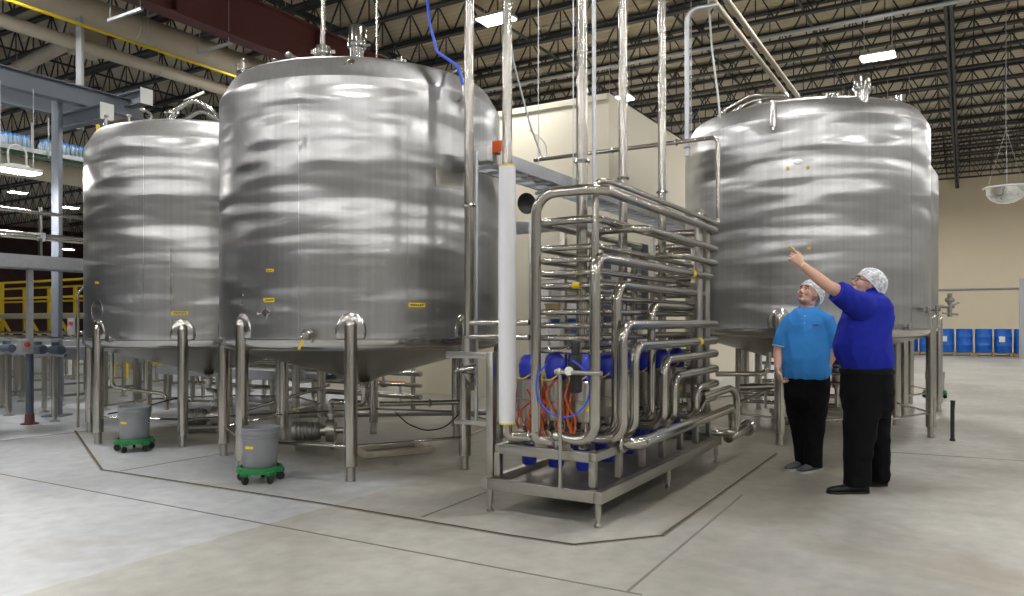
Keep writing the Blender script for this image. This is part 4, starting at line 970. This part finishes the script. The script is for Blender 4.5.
# yellow platform
yp = ground(40, 368); yu, yv_ = UV(yp)
YP = thing('yellow_platform', 'yellow railed platform with braces behind the bottling lines', 'platform', W(yu, yv_), TH)
ztop = 2.5
m = MB(); m.box((0,0,1.55),(2.2,12,.1)); m.build('deck', M['grey'], YP)
for k in range(9):
    v = -6+k*1.5
    for s in (-1.05, 1.05):
        m = MB(); m.bar((s,v,0),(s,v,ztop),.09,.09,(1,0,0)); m.build('post', M['yellow'], YP)
    if k < 8:
        m = MB(); m.bar((-1.05,v,.15),(-1.05,v+1.5,1.5),.06,.06); m.build('brace', M['yellow'], YP)
for s in (-1.05,1.05):
    for z in (2.05, 2.5): m = MB(); m.bar((s,-6,z),(s,6,z),.06,.06); m.build('handrail', M['yellow'], YP)
    m = MB(); m.bar((s,-6,1.55),(s,6,1.55),.08,.14); m.build('edge_beam', M['yellow'], YP)
t = thing('machine_cabinet', 'blue machine cabinet beneath the yellow platform', 'machine', W(yu-2.6, yv_-.6), TH)
m = MB(); m.box((0,0,1.0),(1.0,1.5,1.7)); m.build('cabinet', M['drum'], t, bevel=.03); m = MB(); m.box((-.51,0,1.2),(.02,1.1,.9)); m.build('window_panel', M['motor'], t)
for a in (-.6,.6): m = MB(); m.box((0,a,.08),(.9,.1,.16)); m.build('plinth', M['grey'], t)
t = thing('machine_cabinet', 'grey machine block standing far behind the low conveyors', 'machine', W(yu-4.6, yv_+3.5), TH)
m = MB(); m.box((0,0,.85),(1.6,3.2,1.5)); m.build('cabinet', M['grey'], t, bevel=.03); m = MB(); m.box((-.81,-.5,1.0),(.02,1.2,.8)); m.build('window_panel', M['motor'], t); m = MB(); m.box((0,0,.06),(1.4,3.0,.12)); m.build('plinth', M['motor'], t)
# standing pipe loop left of the left tank
q = at(78, 300, 9.9); t = thing('pipe_stand', 'small bent steel pipe stand touching the edge of the left tank', 'pipe', (q.x, q.y, 0), 0)
m = MB(); m.tube([(0,0,0),(0,0,1.78),(.1,.05,1.86),(.3,.1,1.86)], .017, 12, .1); m.build('pipe_run', M['pipe'], t)
m = MB(); m.box((-.07,0,1.32),(.1,.08,.22)); m.build('switch_box', M['grey'], t, bevel=.01)
m = MB(); m.box((-.07,-.045,1.36),(.05,.015,.05)); m.build('red_button', M['red'], t)
# second manifold in the shade behind the tank of the men
B2 = thing('valve_bank', 'dark bank of blue capped valves and pipes under the far side of the big tank', 'pipe manifold', W(8.05, .70), TH); B2.scale = (.8, .8, .8)
for k, v in enumerate((.95, 1.2, 1.45, 1.7)):
    for u in (3.6, 4.0):
        m = MB(); m.lathe([(.09,.62),(.09,.95),(0,.96)], 20, (u,v,0)); b = m.build('valve', M['steel'], B2)
        m = MB(); m.lathe([(.07,.95),(.078,1.0),(.07,1.1),(0,1.13)], 18, (u,v,0)); m.build('actuator_cap', M['blue'], b)
        m = MB(); m.tube([(u,v,.3),(u,v,.62)], .04, 12); m.build('valve_housing', M['pipe'], b)
        m = MB(); m.tube([(u-.09,v,.9),(u-.11,v+.05,.7),(u-.05,v,.5)], .007, 6, .04); m.build('signal_cable', M['red'], b)
for z in (.32, .48): m = MB(); m.tube([(3.6,.7,z),(3.6,2.6,z)], .035, 12); m.build('manifold_pipe', M['pipe'], B2)
for z in (.2,):
    for u in (3.4,4.2): m = MB(); m.bar((u,.7,z),(u,2.0,z),.06,.08); m.build('base_beam', M['steel'], B2)
for u in (3.4,4.2):
    for v in (.75,1.95): m = MB(); m.tube([(u,v,0),(u,v,.2)], .025, 10); m.build('leg', M['steel'], B2)
for z in (.72,.88,1.02): m = MB(); m.tube([(3.3,2.1,z),(3.3,.8,z)], .028, 12); m.build('loop_pipe', M['pipe'], B2)
for v in (.85,2.05): m = MB(); m.bar((3.3,v,.24),(3.3,v,1.06),.04,.04,(1,0,0)); m.build('post', M['steel'], B2)
zc3 = 1.26-.06-(R3-.05)*.27-.135
pipe_run('product_pipe', 'bent pipe hanging below the cone of the tank behind the men', [(C3[0], C3[1], zc3), (C3[0], C3[1], zc3-.12), (C3[0]-.9, C3[1]-.3, zc3-.12)], .04, .1)
pipe_run('product_pipe', 'level steel pipe with an upturned end beneath the tank behind the men', [at(716, 374, 8.9), at(768, 374, 8.9), at(769, 352, 8.9)], .03, .1)
pipe_run('product_pipe', 'low steel pipe stub on the floor between the manifold and the big tank', [at(728, 438, 7.95), at(748, 427, 8.4)], .055, 0, clamps=((at(747, 427.5, 8.38), (.5,.86,0)),))
pipe_run('product_pipe', 'slanting pipe low under the tank behind the men', [at(728, 408, 9.3), at(775, 386, 10.2)], .025, 0)
pipe_run('product_pipe', 'dark pipe low behind the two men', [at(812, 420, 8.9), at(838, 420, 8.9)], .03, 0, m_='steel')
P3 = pump((3.55, 9.45, 0), .2, 'steel pump with motor standing under the tank behind the men')

# pipe rack and guard rail behind the left tanks
rk = thing('pipe_rack', 'low rack of stacked process pipes and valves behind the tall front tank', 'pipe rack', W(8.77, 7.4), TH)
for k, z in enumerate((.28, .45, .62, .82, .98)):
    m = MB(); m.tube([(0, -.6, z), (0, 4.6, z)], .03 if k % 2 else .04, 12); m.build('process_pipe', M['pipe'], rk)
for k in range(5):
    y = -.4+k*1.2; m = MB(); m.bar((.07,y,0),(.07,y,1.05),.05,.05,(1,0,0)); m.build('post', M['steel'], rk)
for k, (y, z) in enumerate(((.1,.45),(.7,.82),(1.3,.62),(2.0,.45),(2.6,.82),(3.3,.28),(3.9,.62))):
    m = MB(); m.ell((0,y,z),(.06,.08,.06),None,14,10); m.tube([(0,y,z),(-.02,y,z+.13)],.02,8); m.lathe([(.05,z+.12),(.055,z+.14),(.05,z+.2),(0,z+.21)],14,(-.02,y,0)); m.build('inline_valve', M['dull'], rk)
for k, y in enumerate((.5, 1.7, 2.9, 4.1)):
    m = MB(); m.tube([(0,y,.28),(-.25,y,.30),(-.25,y+.1,.62),(0,y+.15,.62)],.025,10,.08); m.build('jumper_pipe', M['pipe'], rk)
gp_ = ground(190, 398); gu2, gv2 = UV(gp_)
gr = thing('guard_rail', 'yellow low guard rail behind the legs of the left tank', 'guard rail', W(9.3, 11.75), TH)
for k in range(4): m = MB(); m.bar((0,k*1.2,0),(0,k*1.2,.62),.07,.07,(1,0,0)); m.build('post', M['yellow'], gr)
for z in (.58,): m = MB(); m.bar((0,-.2,z),(0,3.8,z),.06,.09); m.build('rail', M['yellow'], gr)
q_ = ground(330, 405); ou, ov = UV(q_)
t = thing('cable_guard', 'low orange floor guard seen past the back legs of the tall front tank', 'guard', W(ou+.85, ov-.9), TH)
m = MB(); m.bar((0,0,.34),(0,2.2,.34),.05,.06); m.build('rail', M['belt'], t)
for y in (.1, 1.1, 2.1): m = MB(); m.bar((0,y,0),(0,y,.32),.04,.04,(1,0,0)); m.build('post', M['galv'], t)
# ------------------------------------------------------------------ the two men
def fused(mb, voxel, smooth=4, fac=.5):
    me = bpy.data.meshes.new('tmp'); me.from_pydata(mb.v, [], mb.f)
    bm = bmesh.new(); bm.from_mesh(me); bmesh.ops.recalc_face_normals(bm, faces=bm.faces); bm.to_mesh(me); bm.free()
    o = bpy.data.objects.new('tmp', me); col.objects.link(o)
    r = o.modifiers.new('r', 'REMESH'); r.mode = 'VOXEL'; r.voxel_size = voxel; r.use_smooth_shade = True
    if smooth: s = o.modifiers.new('s', 'SMOOTH'); s.iterations = smooth; s.factor = fac
    dg = bpy.context.evaluated_depsgraph_get(); dg.update()
    out = bpy.data.meshes.new_from_object(o.evaluated_get(dg), depsgraph=dg)
    bpy.data.objects.remove(o); bpy.data.meshes.remove(me)
    out.polygons.foreach_set('use_smooth', [True]*len(out.polygons)); return out
from mathutils import noise as mnoise
def creased(me, amp, sc_, seed=0):
    me.update(); vn = [(v.co.copy(), v.normal.copy()) for v in me.vertices]
    for v, (c, n) in zip(me.vertices, vn):
        q = Vector((c.x*sc_[0]+seed, c.y*sc_[1], c.z*sc_[2])); w = mnoise.noise(q*.6)*.5
        h = 1-abs(mnoise.noise(q+Vector((w, w, w))))*2.2
        v.co = c + n*amp*(h-.35)
    me.update(); return me
def put(name, me, m_, parent):
    me.name = name; me.materials.clear(); me.materials.append(M[m_]); o = bpy.data.objects.new(name, me); col.objects.link(o); o.parent = parent; return o
M['skin'] = mat('skin', (.68, .41, .31), .5, 0, .07, 14); M['skin'].node_tree.nodes['Principled BSDF'].inputs['Subsurface Weight'].default_value = .08
M['polo_royal'] = mat('royal_blue_polo', (.014, .024, .34), .85, 0, .1, 5, .3, 18, (1,1,1), 0, .2)
M['polo_light'] = mat('light_blue_polo', (.05, .27, .70), .85, 0, .08, 5, .3, 18, (1,1,1), 0, .2)
M['polo_trim'] = mat('pale_blue_trim', (.35, .55, .78), .8)
M['trouser'] = mat('black_trousers', (.006, .006, .007), .9, 0, .2, 5, .3, 14, (1,1,1), 0, .12)
M['shoe'] = mat('black_leather', (.008, .008, .009), .4, spec=.3); M['belt_black'] = mat('black_belt', (.006,.006,.006), .6, spec=.15)
M['sneaker'] = mat('dark_grey_sneaker', (.05, .05, .058), .7)
M['sole'] = mat('pale_sole', (.35, .35, .34), .7)
M['hair'] = mat('dark_grey_hair', (.055, .045, .04), .7, 0, .4, 60)
M['eye'] = mat('eye_white', (.75, .72, .68), .3); M['lip'] = mat('lip', (.42, .19, .16), .5)
def net_mat():
    m = bpy.data.materials.new('white_hair_net'); m.use_nodes = True; nt = m.node_tree; L = nt.links; N = nt.nodes.new
    b = nt.nodes['Principled BSDF']; b.inputs['Base Color'].default_value = (.82, .85, .9, 1); b.inputs['Roughness'].default_value = .6
    tc = N('ShaderNodeTexCoord'); n = N('ShaderNodeTexNoise'); n.inputs['Scale'].default_value = 38; n.inputs['Detail'].default_value = 3; L.new(tc.outputs['Object'], n.inputs['Vector'])
    r = N('ShaderNodeMapRange'); r.inputs[1].default_value = .38; r.inputs[2].default_value = .6; r.inputs[3].default_value = .5; r.inputs[4].default_value = .95
    L.new(n.outputs['Fac'], r.inputs[0]); L.new(r.outputs[0], b.inputs['Alpha'])
    bp = N('ShaderNodeBump'); bp.inputs['Strength'].default_value = .8; bp.inputs['Distance'].default_value = .01; L.new(n.outputs['Fac'], bp.inputs['Height']); L.new(bp.outputs[0], b.inputs['Normal'])
    return m
M['net'] = net_mat()
def head_parts(m, c, R):
    def P(x, y, z): return c + R @ Vector((x, y, z))
    def e(x, y, z, r, q=None): m.ell(P(x,y,z), r, R @ q if q else R, 20, 14)
    e(-.014,0,.022,(.1,.077,.1)); e(.034,0,-.03,(.058,.060,.088)); e(.022,0,-.082,(.060,.054,.040)); e(.066,0,-.101,(.024,.026,.021))
    m.tube([P(.086,0,.012), P(.105,0,-.022), P(.113,0,-.036)], [.009,.012,.013], 12); 
    for s in (-1,1):
        e(.098,s*.012,-.040,(.012,.009,.009)); e(.062,s*.040,-.030,(.03,.024,.030)); e(-.008,s*.079,-.008,(.022,.009,.034), Matrix.Rotation(s*.25,3,'Z')); e(-.002,s*.080,-.028,(.012,.009,.014))
        m.tube([P(.085,0,.020), P(.086,s*.022,.024), P(.072,s*.05,.018)], [.010,.011,.008], 10)
    e(.086,0,-.066,(.013,.026,.008)); e(.083,0,-.079,(.013,.022,.009))
def head_kids(body, c, R, glasses=False):
    def P(x, y, z): return c + R @ Vector((x, y, z))
    for s in (-1,1):
        m = MB(); m.ell(P(.081,s*.031,.001),(.009,.011,.0055), R, 14, 10); ey = m.build('eye', M['eye'], body)
        m = MB(); m.ell(P(.0888,s*.031,.001),(.003,.006,.0052), R, 12, 8); m.build('iris', M['hair'], ey)
        m = MB(); m.tube([P(.094,s*.012,.027), P(.093,s*.028,.032), P(.080,s*.050,.026)], .0045, 8); m.build('eyebrow', M['hair'], body)
    m = MB(); m.ell(P(.098,0,-.0665),(.004,.022,.005), R, 14, 8); m.ell(P(.095,0,-.079),(.004,.018,.006), R, 14, 8); m.build('lips', M['lip'], body)
    # hair cap and net: dome over the back and top
    def cap(name, rad, off, m_, x0, wob, band):
        m = MB(); nu, nv = 36, 16; A = Matrix.Rotation(-.50, 3, 'Y'); vs = []; fs = []
        for i in range(nv+1):
            t = x0*i/nv
            for j in range(nu):
                a = 2*PI*j/nu; k = 1+wob*math.sin(a*7+i*1.3)*math.sin(i*.7+a*3)
                p = A @ Vector((rad[0]*math.sin(t)*math.cos(a)*k, rad[1]*math.sin(t)*math.sin(a)*k, rad[2]*math.cos(t)*k))
                vs.append(P(p.x+off[0], p.y, p.z+off[1]))
        for i in range(nv):
            for j in range(nu): j2 = (j+1)%nu; fs.append((i*nu+j,(i+1)*nu+j,(i+1)*nu+j2,i*nu+j2))
        m.add(vs, fs); o = m.build(name, M[m_], body, sharp=80)
        if band:
            q = MB(); rim = [vs[nv*nu+j] for j in range(nu)]+[vs[nv*nu]]; q.tube(rim, .005, 6, 0, False); q.build('elastic_band', M['whitep'], o)
        return o
    cap('hair', (.105,.084,.104), (-.016,.024), 'hair', 1.62, 0, False)
    cap('hair_net', (.130,.104,.118), (-.036,.022), 'net', 1.86, .035, True)
    if glasses:
        m = MB()
        for s in (-1,1):
            pts = [P(.104+.004*0,s*.032+.024*math.cos(t)*s,.0+.015*math.sin(t)) for t in [k*PI/8 for k in range(17)]]; m.tube(pts, .0018, 6, 0, False)
            m.tube([P(.1,s*.056,.006), P(.0,s*.084,.012)], .002, 6)
        m.tube([P(.106,-.01,.004), P(.108,0,.006), P(.106,.01,.004)], .0018, 6); m.build('glasses', M['rubber'], body)
def hand_parts(m, w, d, s, n, curls, thumb, L=1.0):
    """w wrist, d direction of the fingers, s towards the index side, n the palm side"""
    d, s, n = d.normalized(), s.normalized(), n.normalized()
    m.loft([(w-d*.02, s*.026, n*.020), (w+d*.02, s*.032, n*.019), (w+d*.055, s*.040, n*.017), (w+d*.085, s*.041, n*.014), (w+d*.098, s*.034, n*.009)], 16)
    lens = [(.043,.026,.021),(.047,.030,.023),(.043,.028,.022),(.034,.021,.019)]
    for i in range(4):
        k = w + d*(.088-.006*abs(i-1)) + s*(.031-.0208*i); a = 0; p = k; pts = [k-d*.02, k]; rad = [.0095,.0095]
        for j in range(3):
            a += curls[i][j]; q = d*math.cos(a)+n*math.sin(a); p = p+q*lens[i][j]*L; pts.append(p); rad.append((.0088,.0080,.0062)[j])
        m.tube(pts, rad, 10); m.ell(pts[-1], (.0064,)*3, None, 10, 8)
    b = w+d*.022+s*.026; t = [b-s*.01, b+s*.018*thumb+d*.026+n*.012, b+s*.026*thumb+d*.056+n*.020, b+s*.022*thumb+d*.080+n*.022]
    m.tube(t, [.014,.0125,.0105,.0075], 10); m.ell(t[-1], (.0078,)*3, None, 10, 8)
def shoe(parent, heel, f, ln, m_, sole_m, tall=.075):
    f = Vector((f[0], f[1], 0)).normalized(); sd = Vector((-f.y, f.x, 0))
    m = MB(); R_ = []
    for t, w_, h in ((0,.022,.03),(.04,.034,.055),(.15,.039,tall),(.32,.040,tall*.95),(.5,.044,.062),(.7,.049,.05),(.86,.045,.042),(.96,.03,.032),(1,.012,.02)):
        R_.append((heel+f*ln*t+Vector((0,0,.012+h*.5)), sd*w_, Vector((0,0,h*.55))))
    m.loft(R_, 18)
    m.v = [(x, y, max(z, .012)) for (x, y, z) in m.v]
    o = m.build('shoe', M[m_], parent, sharp=60)
    m = MB(); R_ = []
    for t, w_ in ((0,.018),(.04,.034),(.15,.040),(.4,.041),(.7,.051),(.88,.046),(.97,.03),(1.005,.012)):
        c = heel+f*ln*t; R_.append((c+Vector((0,0,.009)), sd*(w_+.002), Vector((0,0,.009))))
    m.loft(R_, 12); m.v = [(x, y, .0 if z < .009 else .018) for (x, y, z) in m.v]; m.build('sole', M[sole_m], o, sharp=50)
def frame(fwd):
    f = Vector(fwd).normalized(); l = Vector((0,0,1)).cross(f).normalized(); u = f.cross(l); return Matrix((f, l, u)).transposed()
X, Y_, Z = Vector((1,0,0)), Vector((0,1,0)), Vector((0,0,1))

# --- man in royal blue, profile to the left, left arm raised and pointing
B1 = Vector((2.882, 6.2, 0)); p1 = thing('person', 'man in royal blue polo and black trousers, white hair net, pointing up at the tank', 'person', B1)
J = lambda px, py, dy=0: at(px, py, 6.2+dy)-B1
Rh = frame((-.93, .04, .36)); hc = J(866.5, 284)
m = MB(); head_parts(m, hc, Rh)
m.tube([J(874,297), J(869.5,291), hc+Rh@Vector((-.025,0,-.06))], [.075,.062,.058], 18)
sh, el, wr = J(858,302,-.19), J(828,286,-.23), J(802,265,-.20)
m.tube([J(868,302,-.05), sh, (sh+el)/2, el, el*.6+wr*.4, wr], [.07,.066,.056,.047,.045,.030], 18)
d = (wr-el).normalized(); d = (d+Vector((.05,0,.22))).normalized(); s_ = Vector((.75,0,.66)); s_ = (s_-d*s_.dot(d)).normalized(); n_ = Y_
hand_parts(m, wr, d, s_, n_, [(.05,.12,.1),(.85,1.3,.8),(.95,1.35,.8),(1.0,1.35,.8)], .9)
far_sh, far_el, far_wr = J(872,303,.19), J(880,340,.26), J(868,372,.22)
m.tube([J(868,302,.05), far_sh, far_el, far_wr], [.07,.066,.047,.030], 16)
hand_parts(m, far_wr, Vector((-.2,0,-1)), Vector((-1,0,.2)), Vector((0,-1,0)), [(.3,.4,.3)]*4, .8)
m.loft([(J(868,398),X*.15,Y_*.15),(J(868,368),X*.17,Y_*.16),(J(865,345),X*.2,Y_*.18),(J(868,320),X*.17,Y_*.17),(J(869,304),X*.13,Y_*.17),(J(871,296),X*.08,Y_*.1)], 24)
for (a, b, c) in ((J(866,395,-.09),J(860,442,-.1),J(859,484,-.1)),(J(870,395,.1),J(876,440,.13),J(879,480,.15))):
    m.tube([a, b, c], [.09,.06,.042], 16)
body = put('body', fused(m, .0048, 2, .4), 'skin', p1)
head_kids(body, hc, Rh, True)
m = MB()
m.loft([(J(867,369.5),X*.195,Y_*.185),(J(866.5,364),X*.200,Y_*.195),(J(864,356),X*.222,Y_*.215),(J(862.5,344),X*.230,Y_*.222),(J(864.5,330),X*.212,Y_*.217),(J(867,317),X*.198,Y_*.215),(J(868,307),X*.178,Y_*.215),(J(869,299),X*.13,Y_*.19),(J(871,293.5),X*.082,Y_*.115),(J(871.5,291),X*.072,Y_*.075)], 32)
m.tube([J(866,309,-.10), J(857,304,-.18), J(846,297,-.225), J(836.5,291.5,-.235)], [.12,.108,.096,.086], 22)
m.tube([J(868,307,.10), J(873,306,.19), J(878,326,.26), J(879,338,.27)], [.11,.10,.092,.088], 22)
put('polo_shirt', creased(fused(m, .009, 5), .010, (7,7,4.5), 3), 'polo_royal', p1)
sp1 = [o for o in p1.children if o.name.startswith('polo_shirt')][0]
Rn = Vector((0,0,1)).rotation_difference(Vector((-.25,0,.97))).to_matrix()
m = MB(); m.lathe([(.090,-.012),(.086,.0),(.078,.022),(.070,.030),(.066,.018)], 28, J(871.2,291.5), Rn); m.build('collar', M['polo_royal'], sp1, sharp=70)
m = MB(); m.loft([(J(866.8,373.0),X*.214,Y_*.203),(J(866.8,368.2),X*.214,Y_*.203)], 36); m.build('belt', M['belt_black'], p1, sharp=50)
m = MB()
m.loft([(J(866.8,368),X*.198,Y_*.188),(J(866.8,380),X*.206,Y_*.195),(J(867,395),X*.206,Y_*.2),(J(867,408),X*.195,Y_*.195),(J(867,416),X*.16,Y_*.16)], 32)
m.tube([J(866,372,-.05), J(864,398,-.075), J(861,420,-.095), J(859,443,-.1), J(857.5,465,-.1), J(857,485,-.1)], [.14,.152,.138,.118,.104,.104], 24)
m.tube([J(869,372,.05), J(872,398,.085), J(874,420,.115), J(876.5,443,.13), J(878.5,465,.15), J(879,481.5,.15)], [.14,.15,.128,.106,.090,.088], 24)
put('trousers', creased(fused(m, .010, 6), .008, (7,7,6), 5), 'trouser', p1)
g = ground(869, 493)-B1; shoe(p1, Vector((g.x, -.1, 0)), (-1, -.06), .345, 'shoe', 'shoe')
g = J(888, 486, .15); shoe(p1, Vector((g.x, .17, 0)), (-1, -.06), .31, 'shoe', 'shoe')

# --- man in light blue, turned three quarters to the viewer
B2_ = Vector(((803-512)/FPX*7.05, 7.05, 0)); p2_ = thing('person', 'man in light blue polo and black trousers, hand in pocket, gazing up at the tank', 'person', B2_)
J = lambda px, py, dy=0: at(px, py, 7.05+dy)-B2_
Fw = Vector((-.5, -.866, 0)); Wd = Vector((.866, -.5, 0))
Rh = frame((-.80, -.45, .46)); hc = J(809, 293.5)
m = MB(); head_parts(m, hc, Rh)
m.tube([J(807,312,.02), J(808,304,.02), hc+Rh@Vector((-.025,0,-.06))], [.078,.062,.058], 18)
shR, elR, wrR = J(789,325,.07), J(778.5,349,.09), J(777.5,369,-.02)
m.tube([J(800,321,.03), shR, (shR+elR)/2, elR, elR*.6+wrR*.4, wrR], [.07,.062,.054,.046,.042,.029], 18)
hand_parts(m, wrR, Vector((.12,-.1,-1)), Vector((-.3,-1,.1)), Vector((1,-.3,0)), [(.6,.8,.5),(.75,.9,.6),(.8,.95,.6),(.85,1.0,.6)], .8)
shL, elL, wrL = J(827,325,-.10), J(835,350,-.12), J(827.5,366,-.115)
m.tube([J(816,321,-.03), shL, (shL+elL)/2, elL, elL*.6+wrL*.4, wrL], [.07,.062,.054,.046,.042,.030], 18)
hand_parts(m, wrL, Vector((-.32,.12,-1)), Vector((-.3,-1,0)), Vector((-1,.2,0)), [(.3,.4,.3)]*4, .8)
m.loft([(J(807,400),Fw*.11,Wd*.14),(J(807,375),Fw*.13,Wd*.16),(J(806,352),Fw*.15,Wd*.17),(J(807,330),Fw*.12,Wd*.17),(J(807,317),Fw*.1,Wd*.17),(J(807,308),Fw*.06,Wd*.08)], 24)
for (a, b, c) in ((J(798,395,.04),J(800,428,.04),J(803,462,.05)),(J(816,395,-.05),J(814,428,-.06),J(812,465,-.06))):
    m.tube([a, b, c], [.085,.058,.042], 16)
body = put('body', fused(m, .0048, 2, .4), 'skin', p2_)
head_kids(body, hc, Rh)
m = MB()
m.loft([(J(806.5,378.5),Fw*.155,Wd*.212),(J(806.5,372),Fw*.165,Wd*.220),(J(806,358),Fw*.175,Wd*.222),(J(806,344),Fw*.166,Wd*.216),(J(806.5,330),Fw*.148,Wd*.212),(J(807,320),Fw*.130,Wd*.205),(J(807.5,314),Fw*.108,Wd*.165),(J(807.5,309),Fw*.085,Wd*.112),(J(807.5,307.8),Fw*.074,Wd*.078)], 32)
m.tube([J(800,318,.03), J(790,322,.06), J(784.5,334,.08), J(781,346,.085)], [.080,.082,.078,.076], 22)
m.tube([J(816,318,-.05), J(826,322,-.09), J(831,334,-.10), J(834,347.5,-.095)], [.080,.082,.078,.076], 22)
so = put('polo_shirt', creased(fused(m, .008, 5), .009, (8,8,5), 11), 'polo_light', p2_)
Rn = Vector((0,0,1)).rotation_difference(Vector((-.2,-.3,.93))).to_matrix()
m = MB(); m.lathe([(.094,-.014),(.088,.0),(.080,.020),(.072,.028),(.067,.016)], 28, J(807.3,309), Rn); cl_ = m.build('collar', M['polo_light'], so, sharp=70)
m = MB(); m.ring(J(807.3,309)+Rn@Vector((0,0,-.013)), .094, .003, Rn@Z, 28, 6); m.build('collar_stripe', M['polo_trim'], so)
for (a, b) in ((J(783,333,.08),J(780.5,346.5,.085)),(J(832,333,-.10),J(834,348,-.095))):
    ax = (b-a).normalized(); m = MB(); m.ring(b-ax*.003, .073, .007, ax, 24, 6); m.build('sleeve_stripe', M['polo_trim'], so)
m = MB(); c0 = J(803.5,317)+Fw*.14; 
for (px, py, off) in ((801.5,316,.118),(801,323,.142),(800.5,330,.150)):
    c = J(807,py)+Fw*off; m = MB(); m.ell(c, (.006,.006,.006), None, 10, 8); m.build('button', M['whitep'], so)
m = MB(); m.box(J(807,325)+Fw*.136+Wd*.095, (.05,.006,.010), frame(Fw) @ Matrix.Rotation(PI/2,3,'Z')); m.build('embroidered_mark', M['maroon'], so)
m = MB()
m.loft([(J(806.5,374),Fw*.15,Wd*.205),(J(806.5,385),Fw*.155,Wd*.208),(J(806.5,397),Fw*.15,Wd*.2),(J(806.5,408),Fw*.125,Wd*.175)], 32)
m.tube([J(797.5,393,.05), J(798.5,412,.05), J(801,430,.05), J(803,448,.05), J(804.5,464,.05)], [.118,.105,.092,.082,.084], 22)
m.tube([J(816,393,-.05), J(815,412,-.06), J(814,430,-.06), J(813,448,-.06), J(812.5,466,-.06)], [.118,.105,.092,.082,.084], 22)
put('trousers', creased(fused(m, .010, 6), .008, (7,7,6), 9), 'trouser', p2_)
g = J(803,462,.06); shoe(p2_, Vector((g.x+.07, .10, 0)), (-.86, -.5), .315, 'sneaker', 'sole', .085)
g = J(812,466,-.05); shoe(p2_, Vector((g.x+.10, .0, 0)), (-.84, -.54), .315, 'sneaker', 'sole', .085)
# ------------------------------------------------------------------ camera, world, colour
cam = bpy.data.objects.new('camera', bpy.data.cameras.new('camera')); col.objects.link(cam)
cam.location = (0, 0, EYE); cam.rotation_euler = (PI/2, 0, 0)
cam.data.sensor_width = 36; cam.data.sensor_fit = 'HORIZONTAL'; cam.data.lens = FPX/1024*36
cam.data.shift_y = (HOR-298)/1024; cam.data.clip_end = 300; cam.data.clip_start = .05
sc = bpy.context.scene; sc.camera = cam
wd = bpy.data.worlds.new('world'); sc.world = wd; wd.use_nodes = True
wd.node_tree.nodes['Background'].inputs[0].default_value = (.5, .55, .6, 1); wd.node_tree.nodes['Background'].inputs[1].default_value = .02
sc.view_settings.view_transform = 'Standard'; sc.view_settings.look = 'None'; sc.view_settings.gamma = 1
sc.view_settings.use_curve_mapping = False; sc.view_settings.exposure = 0.0
try:
    sc.cycles.use_denoising = True; sc.cycles.max_bounces = 8; sc.cycles.diffuse_bounces = 4; sc.cycles.glossy_bounces = 4
    sc.cycles.sample_clamp_indirect = 6; sc.cycles.caustics_reflective = False; sc.cycles.caustics_refractive = False
except Exception: pass
